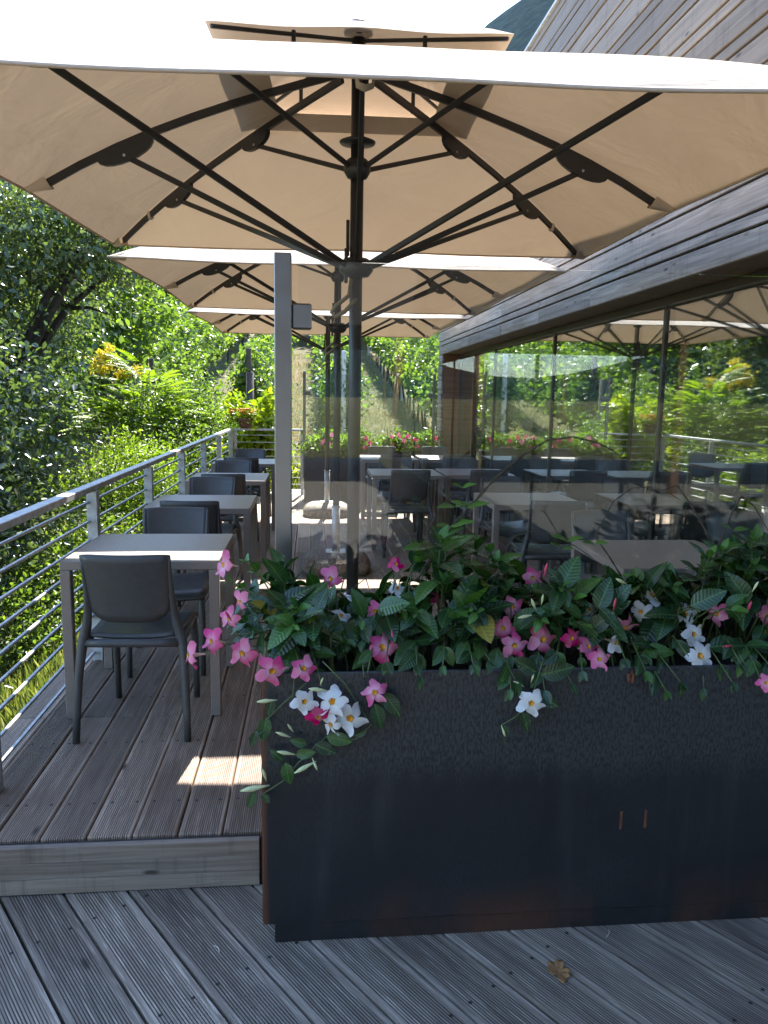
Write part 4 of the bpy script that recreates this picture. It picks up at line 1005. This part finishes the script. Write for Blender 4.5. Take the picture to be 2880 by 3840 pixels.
# shoots with opposite leaves
def leaf_at(pn, p, dirv_, up_, L, tip):
    x, y, dd = proj(p + dirv_*L*.5)
    for fx_, fy_, fp in FLOW:
        if (x - fx_)**2 + (y - fy_)**2 < 62**2 and dd < proj(fp)[2] + .035: return
    me = rm.choice(LTIP) if tip else (rm.choice(LYEL) if rm.random() < .012 else rm.choice(LEAF))
    L *= rm.choice([.8, .95, 1.0, 1.05, 1.2])
    yv = dirv_.normalized(); zv = up_ - yv*up_.dot(yv); zv = zv.normalized() if zv.length > 1e-4 else yv.orthogonal().normalized(); xv = yv.cross(zv)
    M = Matrix((xv, yv, zv)).transposed(); put('leaf', me, pn, M, L, p)
counts = {id(p): 0 for p in plants}
def shoot(pn, pts, n_pairs, L0, droop=0.0, tipn=1, young=True):
    pts = [Vector(p) for p in pts]; m = len(pts)
    def at(t):
        f = t*(m-1); i = min(m-2, int(f)); return pts[i].lerp(pts[i+1], f - i)
    sadd(pn, pts, [.0035 - .0018*i/(m-1) for i in range(m)])
    for k in range(n_pairs):
        t = 1 - (k/n_pairs)*.78 if n_pairs > 1 else 1
        p = at(t); tg = (at(min(1, t + .02)) - at(max(0, t - .05))).normalized()
        a = (k % 2)*math.pi/2 + rm.uniform(-.35, .35); s = tg.orthogonal().normalized(); s = (Matrix.Rotation(a, 3, tg) @ s)
        grow = min(1, .42 + .30*k); ang = .55 if k == 0 else 1.0
        for q in (-1, 1):
            if counts[id(pn)] >= 285: return
            d = (s*q*ang + tg*(1.1 - .16*k) + Vector((0, 0, -.10*k - droop)) + Vector((rm.gauss(0, .15), rm.gauss(0, .15), rm.gauss(0, .12)))).normalized()
            up_ = (tg*1.0 + Vector((0, 0, .8)) - d*.1 + Vector((rm.gauss(0, .2), rm.gauss(0, .2), 0)))
            leaf_at(pn, p, d, up_, L0*grow*rm.uniform(.85, 1.15), k < tipn and young); counts[id(pn)] += 1
# outline of the foliage mass read off the photo: (px, top py)
top = [(820, 2130), (900, 2070), (1000, 2090), (1120, 2110), (1200, 2240), (1290, 2330), (1380, 2290), (1450, 2190), (1540, 2050), (1650, 2000), (1780, 2010), (1860, 2090), (1960, 2150), (2060, 2160), (2150, 2210), (2250, 2190), (2330, 2150), (2440, 2190), (2540, 2150), (2640, 2070), (2760, 2010), (2880, 2000), (3100, 2000), (3500, 2050)]
def top_at(x):
    for (a, b), (c, d) in zip(top, top[1:]):
        if a <= x <= c: return b + (d-b)*(x-a)/(c-a)
    return 2050
for i in range(215):
    Y = 2.14 + .46*rm.random(); X = -.10 + 1.98*(i + rm.random())/215
    x_, _, _ = proj((X, Y, .8)); ty = top_at(x_) + 20; zt = atY(x_, ty, Y).z
    zmax = max(.78, min(1.06, zt)); z = .74 + (zmax - .74)*rm.random()**.7
    if i % 6 == 0: z = zmax
    if Y < 2.25: z = min(z, .86)
    root_ = Vector((X + rm.gauss(0, .05), 2.38 + rm.gauss(0, .07), .64))
    tip = Vector((X, Y, z)); mid = root_.lerp(tip, .5) + Vector((rm.gauss(0, .02), 0, .06))
    shoot(plant_for(X), [root_, mid, tip.lerp(mid, .35) + Vector((0, 0, .015)), tip], rm.choice([3, 4, 4, 5]), rm.uniform(.085, .118), 0, 1, z > .80)
# leaves that hang over the rim, in front and at the left end
for i in range(34):
    X = -.10 + 1.8*(i + rm.random())/34
    root_ = Vector((X + rm.gauss(0, .04), 2.30, .68)); tip = Vector((X + rm.gauss(0, .03), 2.095 + rm.uniform(-.02, .02), rm.uniform(.63, .74)))
    shoot(plant_for(X), [root_, root_.lerp(tip, .5) + Vector((0, 0, .06)), tip], rm.choice([2, 3]), rm.uniform(.075, .10), .55, 0)
for (x, y, Y) in ((870, 2180, 2.36), (930, 2110, 2.45), (880, 2330, 2.28), (960, 2290, 2.25), (900, 2380, 2.22), (1010, 2160, 2.5), (960, 2230, 2.40), (1060, 2080, 2.52)):
    tip = atY(x, y, Y); root_ = Vector((0.0, 2.38, .66))
    shoot(plants[0], [root_, root_.lerp(tip, .5) + Vector((0, 0, .05)), tip], 5, .088, .1, 1)
# trailing shoots on the front face, from pixels
def trail(pn, px, Y, rad=.002): 
    pts = [atY(x, y, Y) for x, y in px]; sadd(pn, pts, [rad]*len(pts)); return pts
t1 = trail(plants[1], [(1210, 2480), (1290, 2560), (1350, 2650), (1390, 2720), (1340, 2770), (1250, 2790)], 2.10)
t2 = trail(plants[0], [(1150, 2560), (1060, 2640), (1000, 2700), (960, 2745)], 2.11)
t3 = trail(plants[0], [(1240, 2750), (1180, 2800), (1120, 2860), (1060, 2930), (990, 2975)], 2.11)
t4 = trail(plants[3], [(2035, 2480), (2010, 2560), (1990, 2640), (1930, 2690), (1880, 2720), (1895, 2790)], 2.105)
def lf(pn, x, y, Y, dx, dz, L, tip=False): leaf_at(pn, atY(x, y, Y), Vector((dx, -.25, dz)), Vector((0, -1, .3)), L, tip)
for x, y, dx, dz, L in ((1070, 2860, .2, -1, .07), (1060, 2850, -.6, .6, .05), (1180, 2790, 1, -.4, .07), (1150, 2790, -.9, .3, .05), (1110, 2830, .9, .2, .06), (1000, 2690, -.2, -1, .06), (960, 2745, -.3, -.9, .045), (955, 2745, .7, .2, .04), (1225, 2760, 1, -.2, .08), (1330, 2760, .9, .5, .05),
                        (1405, 2640, .3, -1, .075), (1440, 2600, .6, -.8, .07), (1020, 2620, -.2, -.9, .05), (955, 2970, -.4, -1, .05), (985, 2975, .5, -.7, .045)): lf(plants[0] if x < 1100 else plants[1], x, y, 2.10, dx, dz, L)
for x, y, dx, dz, L in ((2010, 2520, -.9, .6, .085), (2030, 2530, 1, .3, .085), (2005, 2600, 1, -.5, .08), (1985, 2610, -.8, -.1, .05), (1960, 2670, .3, -1, .06), (1890, 2720, .4, -.8, .035)): lf(plants[3], x, y, 2.10, dx, dz, L)
def bud(pn, x, y, Y, dx, dz, L, pink=False): put('bud', BUDP if pink else BUDW, pn, frame((dx, -.3, dz)), L, atY(x, y, Y))
for x, y, dx, dz, L in ((1040, 2625, -1, .05, .06), (1230, 2590, -1, .25, .06), (1200, 2570, .3, .9, .03), (1090, 2765, -.9, .5, .05), (1100, 2745, -.5, .9, .035), (1110, 2830, -1, .35, .06), (1170, 2840, .4, -.9, .04), (1185, 2855, -1, -.4, .07), (1010, 2945, -1, -.02, .085), (1000, 2930, -.2, .9, .05), (1965, 2575, -.8, .5, .045), (1990, 2560, .2, 1, .03), (1880, 2720, .35, -1, .035),
                        (2010, 2290, -.4, .8, .05), (2030, 2270, 0, .9, .04), (2000, 2305, -1, -.1, .055), (2350, 2190, -.8, .4, .05), (2820, 2220, .3, 1, .04)): bud(plant_for(atY(x, y, 2.1).x), x, y, 2.10 if y > 2500 else 2.2, dx, dz, L)
for x, y, dx, dz in ((2040, 2160, .1, 1), (2300, 2290, 0, 1), (2800, 2300, .1, 1), (2750, 2420, -1, 0), (870, 2330, -.3, .6), (1335, 2560, 0, 1), (1470, 2360, 0, -1)): bud(plant_for(atY(x, y, 2.15).x), x, y, 2.17, dx, dz, .045, True)
# long bare climbing tendrils
def twine(pn, px, Y0, Y1, r=.0035, wob=.004):
    n = len(px); pts = [atY(x, y, Y0 + (Y1-Y0)*i/(n-1)) for i, (x, y) in enumerate(px)]; fine = []
    for a, b in zip(pts, pts[1:]):
        for k in range(6): fine.append(a.lerp(b, k/6))
    fine.append(pts[-1])
    for ph in (0, math.pi):
        q = [p + Vector((math.cos(i*.9 + ph), 0, math.sin(i*.9 + ph)))*wob*(1 - i/len(fine)*.7) for i, p in enumerate(fine)]
        tend[id(pn)].tube([p_ - pn.location for p_ in q], [r*(1 - .75*i/len(q)) for i in range(len(q))], 5)
    return fine
twine(plants[2], [(1560, 2180), (1640, 2060), (1700, 1970), (1780, 1880), (1860, 1790), (1950, 1715), (2050, 1652), (2150, 1638), (2240, 1660), (2300, 1690), (2320, 1705)], 2.36, 2.42)
twine(plants[2], [(1640, 2180), (1640, 2080), (1600, 2000), (1640, 1920), (1700, 1850)], 2.36, 2.4, .003, .002)
twine(plants[4], [(1900, 2150), (1880, 2080), (1930, 2010), (2000, 1990), (2080, 2010), (2160, 2050), (2260, 2120)], 2.36, 2.38, .0022, .002)
twine(plants[5], [(2330, 2160), (2280, 2080), (2230, 2010), (2300, 1880), (2370, 1830), (2440, 1825), (2510, 1850), (2560, 1880)], 2.40, 2.46, .002, .0015)
twine(plants[6], [(2660, 2180), (2690, 2060), (2740, 1930), (2780, 1860), (2830, 1900), (2880, 1990), (2920, 2040)], 2.36, 2.40, .003, .0015)
twine(plants[5], [(2680, 2060), (2640, 1980), (2590, 1890), (2540, 1820), (2480, 1840)], 2.42, 2.46, .0028, .003)
twine(plants[1], [(1180, 2330), (1330, 2200), (1450, 2110), (1560, 1990)], 2.36, 2.42, .0015, .001)
for (x, y) in ((1690, 1975), (1665, 2010), (1705, 1900), (1750, 1905), (1640, 2080), (1610, 2060), (1735, 1830), (2110, 2060), (2130, 2030), (2230, 2040), (2700, 2060), (2750, 1990)):
    p = atY(x, y, 2.37); pn = plant_for(p.x)
    for s in (-1, 1): leaf_at(pn, p, Vector((s*.8, -.3, rm.uniform(.1, .7))), Vector((0, -.4, 1)), rm.uniform(.045, .08), True)
for pn in plants:
    stems[id(pn)].build('stem', MT['stem'], pn, True)
    if tend[id(pn)].v: tend[id(pn)].build('tendril', MT['vine'], pn, True)
# far planter planting
g = np.random.default_rng(91)
for k, (x, lab) in enumerate(((.15, 'far planter mandevilla at its left end with pink blooms'), (.62, 'far planter mandevilla behind the parasol poles'), (1.1, 'far planter mandevilla with red blooms, middle right'), (1.58, 'far planter mandevilla next to the wooden end pier'))):
    base = (x, 10.95, .69); root = empty('mandevilla_plant', base); tag(root, lab, 'flowering plant', 'mandevilla plants in the far planter')
    P, T, N, S, rn = crown([(x, 10.95, .82, .26, .2, .12), (x + .1, 10.95, .93, .12, .14, .10), (x - .15, 10.8, .76, .15, .1, .10)], 800, .065, g, .06, 10)
    link('foliage', leaf_mesh('foliage', P - np.array(base), T, N, S, MT['mid'], .5, rn), root)
    MB().tube([(0, 0, -.05), (.02, 0, .15), (.0, .02, .35)], .006, 5).build('stem', MT['stem'], root)
    for q in range(4):
        M = frame((rs.uniform(-.6, .6), -1, rs.uniform(0, .5))); f = put('flower', TUBE, root, M, .075, Vector((x + rs.uniform(-.22, .22), 10.74 + rs.uniform(-.04, .05), .84 + rs.uniform(-.06, .13))))
        for k5 in range(5):
            o = bpy.data.objects.new('petal', PETS['hot' if k % 2 else 'pink'][k5]); COL.objects.link(o); o.parent = f; o.rotation_euler = (0, 0, 2*math.pi*k5/5)

# ---------------------------------------------------------------- fallen leaf on the lower deck
p = atZ(1440 + 750/1.152, 2700 + 1090/1.152, -.18); rl_ = random.Random(4); poly = []
for k in range(40):
    a = 2*math.pi*k/40; lobe = abs(math.cos(2.5*(a - .3)))**.7; r = .034*(.62 + .38*lobe)*(1 + .10*rl_.uniform(-1, 1))*(1.25 if abs(a - math.pi) < .5 else 1)
    poly.append((r*math.cos(a)*1.15, r*math.sin(a)))
m = MB(); rows = []
for t in (0.02, .25, .5, .75, 1.0): rows.append([(x*t, y*t, .003 + .35*max(0, abs(y*t) - .006) + .18*max(0, x*t)**1.0*t + .0025*math.sin(9*math.atan2(y, x))*t) for x, y in poly + [poly[0]]])
m.grid(rows, (0, 0, .0008)).tube([(-.03, 0, .004), (-.045, .006, .005), (-.058, .018, .004)], .0011, 5)
o = m.build('fallen_leaf', MT['dryleaf'], smooth=True, loc=(p.x, p.y, -.179)); o.rotation_euler = (0, 0, 1.9); tag(o, 'curled brown dry leaf lying on the lower deck', 'leaf')

for k, (px_, py_, ln, an, lab) in enumerate(((2278, 3502, .022, 1.0, 'pale curled twig on the lower deck below the planter'), (812, 3560, .018, 2.2, 'small pale bent twig on the lower deck left of the planter'), (2090, 3606, .020, .3, 'thin stalk lying beside the dry leaf on the lower deck'))):
    q = atZ(px_, py_, -.18); ca, sa = math.cos(an), math.sin(an)
    o = MB().tube([(-ln*ca, -ln*sa, .0025), (-.3*ln*ca + .004*sa, -.3*ln*sa - .004*ca, .004), (.4*ln*ca + .004*sa, .4*ln*sa - .004*ca, .0035), (ln*ca, ln*sa, .0022)], [.0012, .0016, .0014, .0008], 6).build('fallen_twig', MT['strap'] if k < 2 else MT['handle'], smooth=True, loc=(q.x, q.y, -.18)); tag(o, lab, 'twig')

# ---------------------------------------------------------------- mountain
rgm = np.random.default_rng(7); nu, nv = 90, 26; G = []
ph = rgm.random((6, 2))*6.28
for j in range(nv):
    v = j/(nv-1); row = []
    for i in range(nu):
        s = -.75 + 2.0*i/(nu-1)
        rh = .10 + .40/(1 + math.exp(-(s - .0)*7.5)) + .14/(1 + math.exp(-(s - .24)*14))
        rough = sum(math.sin(s*f*9 + ph[q][0])*math.cos(v*f*2 + ph[q][1])/f for q, f in enumerate((1.7, 3.3, 6.1, 11.3, 19, 33)))*.012
        Y = 900 + 1100*v; z = 2000*(rh + rough*(.3 + v))*(v**.75) - 60
        row.append((s*(900 + 1100*v), Y, z))
    G.append(row)
G2 = [[(x*1.25, 2700, -60) for x, y, z in G[-1]]]
mo = MB().grid(G + G2).build('mountain', MT['forest'], smooth=True); struct(mo, 'blue hazy mountain above the roof edge')

# ---------------------------------------------------------------- unseen dark block added behind the camera, keeps bright sky out of the glass
rt = empty('sky_blocker', (1, -9, -.3)); tag(rt, 'added dark block on posts behind the viewer, blocks sky reflection in the glass', 'building')
MB().cbox(-9, 1.0, -5, 1.6, 2.95, 6.4, .01).build('blocker_body', MT['roomdark'], rt)
for x in (-6.8, -3.2, .4): MB().cbox(x, x+.15, 1.3, 1.45, 0, 2.949, .01).build('post', MT['redwood'], rt)
G = [[(s*3000, -2600 - 300*v, -80 + 330*v*(1 + .35*math.sin(s*4.3) + .2*math.sin(s*11 + 1))) for s in np.linspace(-1.5, 1.5, 60)] for v in (0, .5, 1.0)]
mo2 = MB().grid(G + [[(x, -3400, -80) for x, y, z in G[-1]]]).build('mountain', MT['forest'], smooth=True); struct(mo2, 'mountain ridge across the valley behind the viewer')

me = MB().box(-4200, 4200, -3600, 2900, -95, 1700).mesh('haze', MT['galv']); me.materials.clear()
tv = NT('haze_air'); pvn = tv.n('VolumePrincipled'); pvn.inputs['Color'].default_value = (0.5, 0.74, 1.0, 1); pvn.inputs['Density'].default_value = 0.000025; pvn.inputs['Anisotropy'].default_value = 0.0
tv.l(pvn.outputs[0], tv.out.inputs['Volume']); me.materials.append(tv.m)
hzo = link('haze', me); hzo['kind'] = 'stuff'; hzo['label'] = 'thin blue summer haze over the valley'
